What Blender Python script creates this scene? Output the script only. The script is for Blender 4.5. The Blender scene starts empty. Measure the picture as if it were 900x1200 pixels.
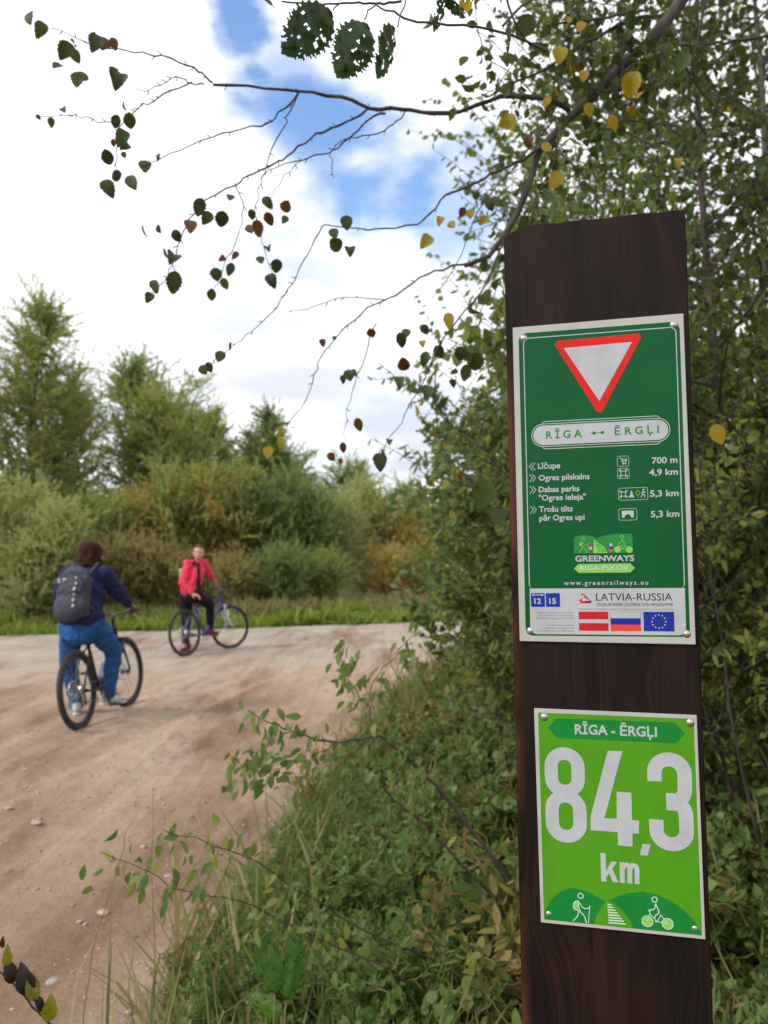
import bpy, bmesh, math, random
import numpy as np
from mathutils import Vector, Matrix, Quaternion
S = bpy.context.scene
COL = S.collection
rad = math.radians

# ------------------------------------------------------------------ camera
PITCH = rad(2.74)
CAM = Vector((0, 0, 1.6)); FPX = 920.0
cd = bpy.data.cameras.new('camera'); cam = bpy.data.objects.new('camera', cd); COL.objects.link(cam)
cam.location = CAM; cam.rotation_euler = (math.pi/2 + PITCH, 0, 0)
cd.sensor_fit = 'VERTICAL'; cd.sensor_height = 24; cd.lens = 24*FPX/1200; cd.clip_start = .05; cd.clip_end = 2000
cd.dof.use_dof = True; cd.dof.focus_distance = .90; cd.dof.aperture_fstop = 5.0
S.camera = cam

# ------------------------------------------------------------------ world
SUN_EL, SUN_AZ = rad(40), rad(-122)      # azimuth measured from +Y towards +X
w = bpy.data.worlds.new('World'); S.world = w; w.use_nodes = True
nt = w.node_tree; nt.nodes.clear(); N = nt.nodes; L = nt.links
out = N.new('ShaderNodeOutputWorld'); bg = N.new('ShaderNodeBackground'); bg.inputs[1].default_value = .1
sky = N.new('ShaderNodeTexSky'); sky.sky_type = 'NISHITA'; sky.sun_disc = False
sky.sun_elevation = SUN_EL; sky.sun_rotation = SUN_AZ; sky.air_density = 1.3; sky.dust_density = 1.0
tc = N.new('ShaderNodeTexCoord')
def wnode(t, **k):
    n = N.new(t)
    for a, b in k.items(): setattr(n, a, b)
    return n
def wmath(op, a, b=None, c=None, clamp=False):
    n = wnode('ShaderNodeMath', operation=op, use_clamp=clamp)
    for i, v in enumerate((a, b, c)):
        if v is None: continue
        if isinstance(v, (int, float)): n.inputs[i].default_value = v
        else: L.new(v, n.inputs[i])
    return n.outputs[0]
mp = wnode('ShaderNodeMapping'); mp.inputs['Scale'].default_value = (1, 1, 1.7); mp.inputs['Location'].default_value = (.35, .1, .2)
L.new(tc.outputs['Generated'], mp.inputs[0])
n1 = wnode('ShaderNodeTexNoise'); n1.inputs['Scale'].default_value = 2.6; n1.inputs['Detail'].default_value = 9; n1.inputs['Roughness'].default_value = .55
L.new(mp.outputs[0], n1.inputs['Vector'])
n2 = wnode('ShaderNodeTexNoise'); n2.inputs['Scale'].default_value = 6; n2.inputs['Detail'].default_value = 6
L.new(mp.outputs[0], n2.inputs['Vector'])
def gap(u, v, r0, r1, amt):            # a break in the cloud round the direction seen at (u, v)
    d = Vector(((u-450)/FPX, math.cos(PITCH)-(600-v)/FPX*math.sin(PITCH), math.sin(PITCH)+(600-v)/FPX*math.cos(PITCH))).normalized()
    vm = wnode('ShaderNodeVectorMath', operation='DISTANCE'); L.new(tc.outputs['Generated'], vm.inputs[0]); vm.inputs[1].default_value = d
    dd = wmath('ADD', vm.outputs['Value'], wmath('MULTIPLY', wmath('SUBTRACT', n2.outputs[0], .5), .42))
    mr = wnode('ShaderNodeMapRange', interpolation_type='SMOOTHSTEP')
    mr.inputs['From Min'].default_value = r0; mr.inputs['From Max'].default_value = r1
    mr.inputs['To Min'].default_value = amt; mr.inputs['To Max'].default_value = 0
    L.new(dd, mr.inputs[0]); return mr.outputs[0]
g = gap(395, 140, .0, .12, 1.0)
for a in ((283, 20, .0, .06, 1.0), (350, 90, .0, .09, .7), (455, 190, .0, .10, 1.0), (540, 255, .0, .08, .7), (430, 40, .0, .12, .4)):
    g = wmath('MAXIMUM', g, gap(*a))
cov = wnode('ShaderNodeMapRange', interpolation_type='SMOOTHSTEP')
cov.inputs['From Min'].default_value = .28; cov.inputs['From Max'].default_value = .42
L.new(n1.outputs[0], cov.inputs[0])
fac = wmath('SUBTRACT', wmath('MAXIMUM', cov.outputs[0], .75), wmath('MULTIPLY', g, .96), clamp=True)
# cloud colour: bright, with grey-blue bellies low down
sx = wnode('ShaderNodeSeparateXYZ'); L.new(tc.outputs['Generated'], sx.inputs[0])
low = wnode('ShaderNodeMapRange'); low.inputs['From Min'].default_value = .0; low.inputs['From Max'].default_value = .62
L.new(sx.outputs['Z'], low.inputs[0])
n3 = wnode('ShaderNodeTexNoise'); n3.inputs['Scale'].default_value = 4.2; n3.inputs['Detail'].default_value = 7
mp3 = wnode('ShaderNodeMapping'); mp3.inputs['Scale'].default_value = (1, 1, 3.2); L.new(tc.outputs['Generated'], mp3.inputs[0]); L.new(mp3.outputs[0], n3.inputs['Vector'])
bel = wnode('ShaderNodeMapRange', interpolation_type='SMOOTHSTEP'); bel.inputs['From Min'].default_value = .38; bel.inputs['From Max'].default_value = .62
L.new(n3.outputs[0], bel.inputs[0])
belly = wmath('MULTIPLY', bel.outputs[0], wmath('SUBTRACT', 1, low.outputs[0], clamp=True))
cmix = wnode('ShaderNodeMix', data_type='RGBA'); cmix.inputs[6].default_value = (10.9, 11.0, 11.2, 1); cmix.inputs[7].default_value = (5.2, 5.6, 6.7, 1)
L.new(belly, cmix.inputs[0])
mix = wnode('ShaderNodeMix', data_type='RGBA'); L.new(fac, mix.inputs[0])
sb = wnode('ShaderNodeVectorMath', operation='MULTIPLY'); sb.inputs[1].default_value = (1.25, 1.65, 2.05); L.new(sky.outputs[0], sb.inputs[0])
L.new(sb.outputs[0], mix.inputs[6]); L.new(cmix.outputs[2], mix.inputs[7])
L.new(mix.outputs[2], bg.inputs[0]); L.new(bg.outputs[0], out.inputs[0])

# ------------------------------------------------------------------ sun (veiled by thin cloud)
sd = bpy.data.lights.new('sun', 'SUN'); sd.energy = 2.2; sd.angle = rad(10); sd.color = (1, .96, .88)
so = bpy.data.objects.new('sun', sd); COL.objects.link(so)
sv = Vector((math.sin(SUN_AZ)*math.cos(SUN_EL), math.cos(SUN_AZ)*math.cos(SUN_EL), math.sin(SUN_EL)))
so.rotation_euler = sv.to_track_quat('Z', 'Y').to_euler(); so.location = (-8, 0, 12)
S.view_settings.view_transform = 'Standard'; S.view_settings.look = 'None'; S.view_settings.gamma = 1; S.view_settings.exposure = 0.28

# ================================================================== helpers
def W(u, v, Z):
    a, b = (u-450)/FPX*Z, (600-v)/FPX*Z
    return Vector((a, Z*math.cos(PITCH)-b*math.sin(PITCH), 1.6+Z*math.sin(PITCH)+b*math.cos(PITCH)))
def tag(o, label=None, cat=None, group=None, kind=None):
    if label: o['label'] = label
    if cat: o['category'] = cat
    if group: o['group'] = group
    if kind: o['kind'] = kind
    return o
def empty(name, loc, rz=0, **k):
    o = bpy.data.objects.new(name, None); COL.objects.link(o); o.location = loc; o.rotation_euler = (0, 0, rz)
    o.empty_display_size = .1
    return tag(o, **k)
def newobj(name, me, mats=(), parent=None, smooth=False):
    o = bpy.data.objects.new(name, me); COL.objects.link(o)
    for m in (mats if isinstance(mats, (list, tuple)) else [mats]):
        if m and m.name not in [x.name for x in me.materials if x]: me.materials.append(m)
    if parent:
        o.parent = parent
    if smooth: me.shade_smooth()
    return o
def unworld(o, parent):           # mesh built in world coordinates, parent sits elsewhere
    o.parent = parent; o.matrix_parent_inverse = parent.matrix_basis.inverted(); return o
def mesh(name, V, Fc, mi=None):
    me = bpy.data.meshes.new(name); me.from_pydata([tuple(v) for v in V], [], [tuple(f) for f in Fc])
    if mi is not None: me.polygons.foreach_set('material_index', mi)
    me.update(); return me
def npmesh(name, V, T, k):        # V (n,3) ; T (m,k) faces of k corners
    me = bpy.data.meshes.new(name); V = np.asarray(V, dtype=np.float32); T = np.asarray(T, dtype=np.int32)
    me.vertices.add(len(V)); me.vertices.foreach_set('co', V.ravel())
    me.loops.add(T.size); me.loops.foreach_set('vertex_index', T.ravel())
    me.polygons.add(len(T)); me.polygons.foreach_set('loop_start', np.arange(0, T.size, k, dtype=np.int32))
    me.update(calc_edges=True); return me

class MB:                          # collects simple solids into one mesh
    def __init__(s): s.V = []; s.F = []
    def add(s, V, F):
        n = len(s.V); s.V += [Vector(v) for v in V]; s.F += [[i+n for i in f] for f in F]
    def box(s, c, d, R=None):
        c = Vector(c); h = Vector(d)/2; V = []
        for z in (-1, 1):
            for x, y in ((-1, -1), (1, -1), (1, 1), (-1, 1)):
                p = Vector((x*h.x, y*h.y, z*h.z)); V.append(c+(R @ p if R else p))
        s.add(V, [(3, 2, 1, 0), (4, 5, 6, 7), (0, 1, 5, 4), (1, 2, 6, 5), (2, 3, 7, 6), (3, 0, 4, 7)])
    def tube(s, pts, rs, n=8, cap=True, closed=False):
        pts = [Vector(p) for p in pts]
        if isinstance(rs, (int, float)): rs = [rs]*len(pts)
        V = []; F = []; m = len(pts); ref = None
        for i, p in enumerate(pts):
            if closed: t = (pts[(i+1) % m]-pts[i-1])
            else: t = pts[min(i+1, m-1)]-pts[max(i-1, 0)]
            t = t.normalized() if t.length > 1e-9 else Vector((0, 0, 1))
            if ref is None:
                ref = t.orthogonal().normalized()
            ref = (ref-t*ref.dot(t)); ref = ref.normalized() if ref.length > 1e-6 else t.orthogonal().normalized()
            b = t.cross(ref)
            for k in range(n):
                a = 2*math.pi*k/n; V.append(p+(ref*math.cos(a)+b*math.sin(a))*rs[i])
        for i in range(m if closed else m-1):
            j = (i+1) % m
            for k in range(n):
                k2 = (k+1) % n; F.append((i*n+k, i*n+k2, j*n+k2, j*n+k))
        if cap and not closed:
            F.append(tuple(reversed(range(n)))); F.append(tuple(range((m-1)*n, m*n)))
        s.add(V, F)
    def ell(s, c, r, R=None, nu=16, nv=10):
        V = []; F = []; c = Vector(c)
        for j in range(nv+1):
            th = math.pi*j/nv
            for i in range(nu):
                ph = 2*math.pi*i/nu
                p = Vector((r[0]*math.sin(th)*math.cos(ph), r[1]*math.sin(th)*math.sin(ph), r[2]*math.cos(th)))
                V.append(c+(R @ p if R else p))
        for j in range(nv):
            for i in range(nu):
                i2 = (i+1) % nu; F.append((j*nu+i, (j+1)*nu+i, (j+1)*nu+i2, j*nu+i2))
        s.add(V, F)
    def cap(s, p0, p1, r0, r1, n=14, flat=None):      # tapered capsule; flat=(axis, factor) squeezes the section
        p0, p1 = Vector(p0), Vector(p1); t = (p1-p0); Ln = t.length; t.normalize()
        pts = []; rs = []
        for a in (-80, -50, -20, 0): pts.append(p0+t*r0*math.sin(rad(a))); rs.append(r0*math.cos(rad(a)))
        for a in (0, 20, 50, 80): pts.append(p1+t*r1*math.sin(rad(a))); rs.append(r1*math.cos(rad(a)))
        k = len(s.V); s.tube(pts, rs, n)
        if flat:
            ax = Vector(flat[0]).normalized(); mid = (p0+p1)/2
            for i in range(k, len(s.V)):
                d = s.V[i]-mid; q = d.dot(ax); base = (p0-mid).dot(ax)+((d-(p0-mid)).dot(t)/max(Ln, 1e-6))*(t.dot(ax)*Ln)
                s.V[i] = s.V[i]-ax*(q-base)*(1-flat[1])
    def build(s, name, mat, parent=None, smooth=True, world=False):
        me = mesh(name, s.V, s.F); o = newobj(name, me, mat, None, smooth)
        if parent:
            if world: unworld(o, parent)
            else: o.parent = parent
        return o
    def remeshed(s, name, mat, parent, voxel=.007, smooth=6, noise=None, world=True):
        me = mesh(name+'_raw', s.V, s.F)
        bm = bmesh.new(); bm.from_mesh(me); bmesh.ops.recalc_face_normals(bm, faces=bm.faces); bm.to_mesh(me); bm.free()
        o = bpy.data.objects.new('tmp', me); COL.objects.link(o)
        m = o.modifiers.new('r', 'REMESH'); m.mode = 'VOXEL'; m.voxel_size = voxel; m.adaptivity = 0
        if smooth:
            m = o.modifiers.new('s', 'SMOOTH'); m.factor = .5; m.iterations = smooth
        if noise:
            tx = bpy.data.textures.new('folds', 'CLOUDS'); tx.noise_scale = noise[1]; tx.noise_depth = 2
            m = o.modifiers.new('d', 'DISPLACE'); m.texture = tx; m.strength = noise[0]; m.mid_level = .5; m.texture_coords = 'GLOBAL'
        dg = bpy.context.evaluated_depsgraph_get(); dg.update()
        me2 = bpy.data.meshes.new_from_object(o.evaluated_get(dg)); bpy.data.objects.remove(o); me2.name = name
        r = newobj(name, me2, mat, None, True)
        if parent: unworld(r, parent) if world else setattr(r, 'parent', parent)
        return r

# ---- value noise in numpy
_ng = np.random.RandomState(7).rand(8, 256, 256)
def vnoise(x, y, k=0):
    x = np.asarray(x, float); y = np.asarray(y, float); g = _ng[k % 8]
    xi = np.floor(x).astype(int); yi = np.floor(y).astype(int); fx = x-xi; fy = y-yi
    fx = fx*fx*(3-2*fx); fy = fy*fy*(3-2*fy)
    a = g[xi % 256, yi % 256]; b = g[(xi+1) % 256, yi % 256]; c = g[xi % 256, (yi+1) % 256]; d = g[(xi+1) % 256, (yi+1) % 256]
    return (a*(1-fx)+b*fx)*(1-fy)+(c*(1-fx)+d*fx)*fy
def fbm(x, y, o=4, k=0):
    s = 0; a = .5
    for i in range(o): s = s+a*vnoise(x*2**i+i*17.3, y*2**i+i*5.1, k+i); a *= .5
    return s

# ================================================================== materials
def mat(name, col, rough=.6, metal=0, spec=.5, build=None, coat=0):
    m = bpy.data.materials.new(name); m.use_nodes = True; t = m.node_tree; b = t.nodes['Principled BSDF']
    b.inputs['Base Color'].default_value = (*col, 1); b.inputs['Roughness'].default_value = rough; b.inputs['Metallic'].default_value = metal
    b.inputs['Specular IOR Level'].default_value = spec; b.inputs['Coat Weight'].default_value = coat
    if build: build(t, b)
    return m
def nz(t, scale, detail=5, coord='Object', rough=.55, stretch=None):
    c = t.nodes.new('ShaderNodeTexCoord'); n = t.nodes.new('ShaderNodeTexNoise'); n.inputs['Scale'].default_value = scale
    n.inputs['Detail'].default_value = detail; n.inputs['Roughness'].default_value = rough
    src = c.outputs[coord]
    if stretch:
        mpn = t.nodes.new('ShaderNodeMapping'); mpn.inputs['Scale'].default_value = stretch; t.links.new(src, mpn.inputs[0]); src = mpn.outputs[0]
    t.links.new(src, n.inputs['Vector']); return n.outputs[0]
def ramp(t, src, stops):
    r = t.nodes.new('ShaderNodeValToRGB'); e = r.color_ramp.elements
    while len(e) > 1: e.remove(e[-1])
    e[0].position = stops[0][0]; e[0].color = (*stops[0][1], 1)
    for p, c in stops[1:]:
        q = e.new(p); q.color = (*c, 1)
    t.links.new(src, r.inputs[0]); return r.outputs[0]
def bump(t, b, src, strength=.3, dist=.01):
    n = t.nodes.new('ShaderNodeBump'); n.inputs['Strength'].default_value = strength; n.inputs['Distance'].default_value = dist
    t.links.new(src, n.inputs['Height']); t.links.new(n.outputs[0], b.inputs['Normal'])
def mixc(t, fac, a, b, mode='MIX'):
    n = t.nodes.new('ShaderNodeMix'); n.data_type = 'RGBA'; n.blend_type = mode
    for i, v in ((0, fac), (6, a), (7, b)):
        if isinstance(v, (int, float)): n.inputs[i].default_value = v
        elif isinstance(v, tuple): n.inputs[i].default_value = (*v, 1)
        else: t.links.new(v, n.inputs[i])
    return n.outputs[2]
def fabric(name, col, var=.35, scale=60, rough=.9):
    def bd(t, b):
        n = nz(t, scale, 4); c2 = tuple(c*(1-var) for c in col); c3 = tuple(min(1, c*(1+var)) for c in col)
        t.links.new(ramp(t, n, [(.3, c2), (.7, c3)]), b.inputs['Base Color']); bump(t, b, n, .25, .004)
    return mat(name, col, rough, build=bd, spec=.2)

# leaf material: per-leaf random tone, spots, translucency
def leafmat(name, cols, trans=.35, rough=.5, spots=0.0, spotcol=(.05, .02, .01), patch=None, gain=1.0):
    m = bpy.data.materials.new(name); m.use_nodes = True; t = m.node_tree; b = t.nodes['Principled BSDF']
    geo = t.nodes.new('ShaderNodeNewGeometry'); oi = t.nodes.new('ShaderNodeObjectInfo')
    ad = t.nodes.new('ShaderNodeMath'); ad.operation = 'ADD'; t.links.new(geo.outputs['Random Per Island'], ad.inputs[0]); t.links.new(oi.outputs['Random'], ad.inputs[1])
    fr = t.nodes.new('ShaderNodeMath'); fr.operation = 'FRACT'; t.links.new(ad.outputs[0], fr.inputs[0])
    n = len(cols); st = [((i+.5)/n, tuple(c*gain for c in cols[i])) for i in range(n)]
    c = ramp(t, fr.outputs[0], st)
    if patch:                                            # whole sprays turning colour
        pn = nz(t, patch[0], 2, 'Object'); f = t.nodes.new('ShaderNodeMapRange'); f.inputs[1].default_value = patch[2]; f.inputs[2].default_value = patch[2]+.12
        t.links.new(pn, f.inputs[0]); c = mixc(t, f.outputs[0], c, patch[1])
    if spots:
        sn = nz(t, 90, 3, 'Object'); f = t.nodes.new('ShaderNodeMapRange'); f.inputs[1].default_value = .60-spots*.15; f.inputs[2].default_value = .66-spots*.15
        t.links.new(sn, f.inputs[0]); c = mixc(t, f.outputs[0], c, spotcol)
    t.links.new(c, b.inputs['Base Color']); b.inputs['Roughness'].default_value = rough; b.inputs['Specular IOR Level'].default_value = .22
    tr = t.nodes.new('ShaderNodeBsdfTranslucent'); hs = t.nodes.new('ShaderNodeHueSaturation'); hs.inputs['Value'].default_value = 1.5; hs.inputs['Saturation'].default_value = 1.15; hs.inputs['Hue'].default_value = .49
    t.links.new(c, hs.inputs['Color']); t.links.new(hs.outputs[0], tr.inputs[0])
    mx = t.nodes.new('ShaderNodeMixShader'); mx.inputs[0].default_value = trans
    o = t.nodes['Material Output']; t.links.new(b.outputs[0], mx.inputs[1]); t.links.new(tr.outputs[0], mx.inputs[2]); t.links.new(mx.outputs[0], o.inputs[0])
    return m
G1, G2, G3, G4 = (.055, .095, .02), (.09, .135, .028), (.13, .17, .04), (.042, .072, .02)
M_birch = leafmat('birch_leaf', [G4, (.035, .06, .018), G1, (.03, .05, .018)], .22, spots=.3)
M_birch_brown = leafmat('birch_leaf_brown', [(.10, .045, .015), (.16, .07, .02)], .3, spots=.6)
M_birch_yel = leafmat('birch_leaf_yellow', [(.42, .30, .03), (.36, .28, .04)], .4, spots=.5, spotcol=(.09, .035, .012))
M_alder = leafmat('alder_leaf', [G1, G4, (.075, .11, .022), (.04, .065, .018), (.12, .14, .03), (.05, .07, .02)], .40, spots=.2)
M_bigleaf = leafmat('elm_leaf', [(.03, .055, .02), (.04, .07, .025)], .25, spots=.3, spotcol=(.02, .02, .01))
M_willow = leafmat('willow_leaf', [(.10, .15, .04), (.14, .19, .05), (.20, .24, .07), (.07, .12, .03)], .46, patch=(1.6, (.24, .22, .05), .60))
M_willow2 = leafmat('sallow_leaf', [(.10, .16, .045), (.15, .21, .065), (.20, .25, .11), (.08, .13, .035), (.26, .26, .06)], .46)
M_shade = leafmat('understorey_leaf', [(.14, .19, .045), (.20, .24, .05), (.30, .29, .07), (.09, .13, .03)], .5, patch=(2.0, (.24, .20, .04), .60))
M_weed = leafmat('weed_leaf', [(.10, .17, .045), (.14, .22, .055), (.20, .26, .08), (.08, .14, .035)], .45)
M_weedy = leafmat('yellowing_weed_leaf', [(.16, .18, .045), (.25, .22, .055), (.12, .16, .04), (.28, .21, .08)], .42)
M_grass = leafmat('grass_blade', [(.08, .16, .03), (.12, .21, .04), (.15, .22, .05), (.20, .23, .08)], .4)
M_grassfar = leafmat('verge_grass_blade', [(.15, .22, .035), (.18, .25, .045), (.22, .25, .06)], .4)
M_dry = leafmat('dry_grass', [(.30, .25, .11), (.20, .20, .07), (.24, .17, .09), (.15, .18, .05)], .35)
def bgm(nm, cols, **k): return leafmat(nm, [tuple(x*1.95*k for x, k in zip(c, (1.08, .95, .95))) for c in cols], .45, .8, **k)
M_bgA = bgm('far_leaf_green', [(.085, .125, .042), (.11, .155, .05), (.15, .18, .06)], patch=(.7, (.34, .27, .08), .58))
M_bgB = bgm('far_leaf_dark', [(.065, .105, .038), (.085, .135, .045), (.11, .155, .055)], patch=(.6, (.18, .18, .06), .58))
M_bgC = bgm('far_leaf_yellow', [(.20, .18, .06), (.14, .15, .05), (.24, .19, .06), (.11, .13, .045)], patch=(.9, (.34, .29, .09), .58))
M_bgD = bgm('far_leaf_grey', [(.12, .16, .065), (.15, .19, .075), (.18, .20, .085)])
M_bgE = bgm('far_leaf_brown', [(.15, .15, .06), (.12, .14, .05), (.18, .17, .07)])

def barkb(c1, c2, sc=25):
    def bd(t, b):
        n = nz(t, sc, 6, stretch=(1, 1, .35)); t.links.new(ramp(t, n, [(.35, c1), (.65, c2)]), b.inputs['Base Color']); bump(t, b, n, .5, .01)
    return bd
M_bark = mat('dark_bark', (.05, .04, .03), .85, build=barkb((.030, .022, .018), (.085, .07, .055)))
M_bark_l = mat('pale_bark', (.2, .18, .15), .8, build=barkb((.13, .12, .09), (.30, .28, .23)))
M_twig = mat('twig_bark', (.045, .025, .018), .7, build=barkb((.03, .016, .012), (.07, .04, .028), 60))
M_stem = mat('green_stem', (.12, .12, .05), .7, build=barkb((.09, .09, .035), (.20, .15, .06), 40))

# ================================================================== leaf / twig engine
def frames(D, rng, upbias=None):
    D = D/np.maximum(np.linalg.norm(D, axis=1, keepdims=True), 1e-9)
    r = rng.normal(size=D.shape)
    if upbias is not None: r = r*(1-upbias)+np.array([0, 0, 1.])*upbias*1.5
    Nn = r-D*(r*D).sum(1, keepdims=True); Nn /= np.maximum(np.linalg.norm(Nn, axis=1, keepdims=True), 1e-9)
    X = np.cross(D, Nn); return X, D, Nn
TPL = {  # name: (verts (x across, y along, z lift), quads)
 'ovate': (np.array([(0, 0, 0), (-.33, .22, .10), (-.30, .62, .12), (0, 1, -.04), (.30, .62, .12), (.33, .22, .10)]), [(0, 3, 2, 1), (0, 5, 4, 3)]),
 'lance': (np.array([(0, 0, 0), (-.13, .3, .05), (-.12, .65, .04), (0, 1, -.08), (.12, .65, .04), (.13, .3, .05)]), [(0, 3, 2, 1), (0, 5, 4, 3)]),
 'round': (np.array([(0, 0, 0), (-.40, .2, .12), (-.40, .72, .1), (0, .98, 0), (.40, .72, .1), (.40, .2, .12)]), [(0, 3, 2, 1), (0, 5, 4, 3)]),
 'dia': (np.array([(0, 0, 0), (-.33, .45, .08), (0, 1, 0), (.33, .45, -.05)]), [(0, 3, 2, 1)]),
 'blade': (np.array([(-.011, 0, 0), (.011, 0, 0), (.011, .35, .03), (-.011, .35, .03), (.008, .7, .16), (-.008, .7, .16), (.002, .95, .38), (-.002, .95, .38)]), [(0, 1, 2, 3), (3, 2, 4, 5), (5, 4, 6, 7)]),
}
def leafmesh(name, P, D, size, rng, tpl='ovate', up=.35, wj=.2):
    V0, Q = TPL[tpl]; n = len(P); X, Y, Z = frames(D, rng, up)
    s = np.asarray(size).reshape(-1, 1, 1) if np.ndim(size) else size
    wv = (1+rng.uniform(-wj, wj, (n, 1, 1)))
    V = P[:, None, :]+s*(X[:, None, :]*V0[None, :, 0:1]*wv+Y[:, None, :]*V0[None, :, 1:2]+Z[:, None, :]*V0[None, :, 2:3]*rng.uniform(-.5, 2, (n, 1, 1)))
    k = len(V0); F = (np.arange(n)[:, None, None]*k+np.array(Q)[None]).reshape(-1, 4)
    return npmesh(name, V.reshape(-1, 3), F, 4)
def tubes_mesh(name, polys, n=5):
    Vs = []; Fs = []; off = 0; ang = np.arange(n)*2*math.pi/n; ca, sa = np.cos(ang)[None, :, None], np.sin(ang)[None, :, None]
    for pts, r in polys:
        pts = np.asarray(pts, float); m = len(pts); T = np.gradient(pts, axis=0); T /= np.maximum(np.linalg.norm(T, axis=1, keepdims=True), 1e-9)
        ref = np.array([.31, .27, .91]) if abs(T[0, 2]) < .8 else np.array([1, .2, 0.])
        A = np.cross(T, ref); A /= np.maximum(np.linalg.norm(A, axis=1, keepdims=True), 1e-9); B = np.cross(T, A)
        rr = np.asarray(r, float).reshape(-1, 1, 1)*np.ones((m, 1, 1))
        Vs.append((pts[:, None]+rr*(A[:, None]*ca+B[:, None]*sa)).reshape(-1, 3))
        i = np.arange(m-1)[:, None]*n; k = np.arange(n)[None]; k2 = (k+1) % n
        Fs.append(np.stack([i+k, i+k2, i+n+k2, i+n+k], -1).reshape(-1, 4)+off); off += m*n
    return npmesh(name, np.concatenate(Vs), np.concatenate(Fs), 4)
def poly(p0, d, length, rng, m=6, wob=.12, grav=0.):
    d = np.asarray(d, float); d /= np.linalg.norm(d); P = [np.asarray(p0, float)]; st = length/(m-1)
    for i in range(m-1):
        d = d+rng.normal(size=3)*wob+np.array([0, 0, grav]); d /= np.linalg.norm(d); P.append(P[-1]+d*st)
    return np.array(P)
def at(P, t):
    x = t*(len(P)-1); i = int(min(x, len(P)-2)); f = x-i; return P[i]*(1-f)+P[i+1]*f, P[i+1]-P[i]
def twig_leaves(P, k, rng, t0=.15, droop=.4, out=.9):
    ts = t0+(1-t0)*(np.arange(k)+rng.uniform(0, 1, k))/k
    x = ts*(len(P)-1); i = np.minimum(x.astype(int), len(P)-2); f = (x-i)[:, None]
    pos = P[i]*(1-f)+P[i+1]*f; d = P[i+1]-P[i]; d /= np.maximum(np.linalg.norm(d, axis=1, keepdims=True), 1e-9)
    r = rng.normal(size=(k, 3)); r -= d*(r*d).sum(1, keepdims=True); r /= np.linalg.norm(r, axis=1, keepdims=True)
    return pos, d*.6+r*out+np.array([0, 0, -droop])
def grow(rng, height, spread, stems=1, br=40, tw=10, lv=14, start=.15, shape='cone', lean=(0, 0), trunk_r=.06, stem_spread=.15,
         br_up=.5, tw_len=.35, droop=.3, wob=.1, grav=0., br_grav=.0):
    polys = []; thin = []; LP = []; LD = []
    for s in range(stems):
        a = rng.uniform(0, 2*math.pi); h = height*rng.uniform(.75, 1) if stems > 1 else height
        d = np.array([math.cos(a)*stem_spread+lean[0], math.sin(a)*stem_spread+lean[1], 1.])
        st = poly((0, 0, -.05), d, h, rng, 10, .05, grav=.02)
        polys.append((st, np.linspace(trunk_r*(1 if stems == 1 else .7), trunk_r*.12, 10)))
        nb = max(3, int(br/stems))
        for b in range(nb):
            t = start+(1-start)*((b+rng.uniform(0, 1))/nb)
            p, dd = at(st, t); q = (t-start)/(1-start)
            if shape == 'cone': ln = spread*(1-q)**.75*rng.uniform(.6, 1.1)+.12*spread
            elif shape == 'ball': ln = spread*math.sqrt(max(.05, 1-(2*q-1)**2))*rng.uniform(.6, 1.1)
            else: ln = spread*(.45+.55*math.sin(min(1, q+.15)*2.6))*rng.uniform(.6, 1.1)
            a2 = rng.uniform(0, 2*math.pi); up = br_up*(.6+.8*q)
            bp = poly(p, (math.cos(a2), math.sin(a2), up), ln, rng, 6, wob, br_grav)
            r0 = max(.004, trunk_r*.35*(1-t*.8)); polys.append((bp, np.linspace(r0, .0025, 6)))
            for k in range(tw):
                t2 = .25+.75*(k+rng.uniform(0, 1))/tw; p2, d2 = at(bp, t2); d2 = d2/np.linalg.norm(d2)
                r = rng.normal(size=3); tp = poly(p2, d2*.8+r*.55+np.array([0, 0, .15]), tw_len*rng.uniform(.5, 1.2), rng, 4, .15, grav)
                thin.append((tp, np.linspace(.003, .0012, 4))); a1, b1 = twig_leaves(tp, lv, rng, .05, droop); LP.append(a1); LD.append(b1)
    return polys, thin, np.concatenate(LP), np.concatenate(LD)
def make_tree(name, rng, lsize, tpl, leaf_m, bark_m, thin_tubes=False, up=.35, n=5, **k):
    polys, thin, P, D = grow(rng, **k)
    tr = [polys[0]]; rest = polys[1:]
    tm = tubes_mesh('trunk', polys+(thin if thin_tubes else []), n); tm.materials.append(bark_m); tm.shade_smooth()
    lm = leafmesh('crown', P, D, lsize*rng.uniform(.6, 1.25, len(P)), rng, tpl, up); lm.materials.append(leaf_m)
    return tm, lm
def place(name, ms, loc, rz, sc, label, cat, group=None, leaf_m=None, crown='crown'):
    root = empty(name, loc, rz, label=label, cat=cat, group=group); root.scale = (sc if isinstance(sc, tuple) else (sc, sc, sc))
    for nm, me in (('trunk' if crown == 'crown' else 'stems', ms[0]), (crown, ms[1])):
        o = bpy.data.objects.new(nm, me); COL.objects.link(o); o.parent = root
        if nm == crown:
            if crown != 'crown': o['kind'] = 'stuff'
            if leaf_m:
                o.material_slots[0].link = 'OBJECT'; o.material_slots[0].material = leaf_m
    return root

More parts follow.
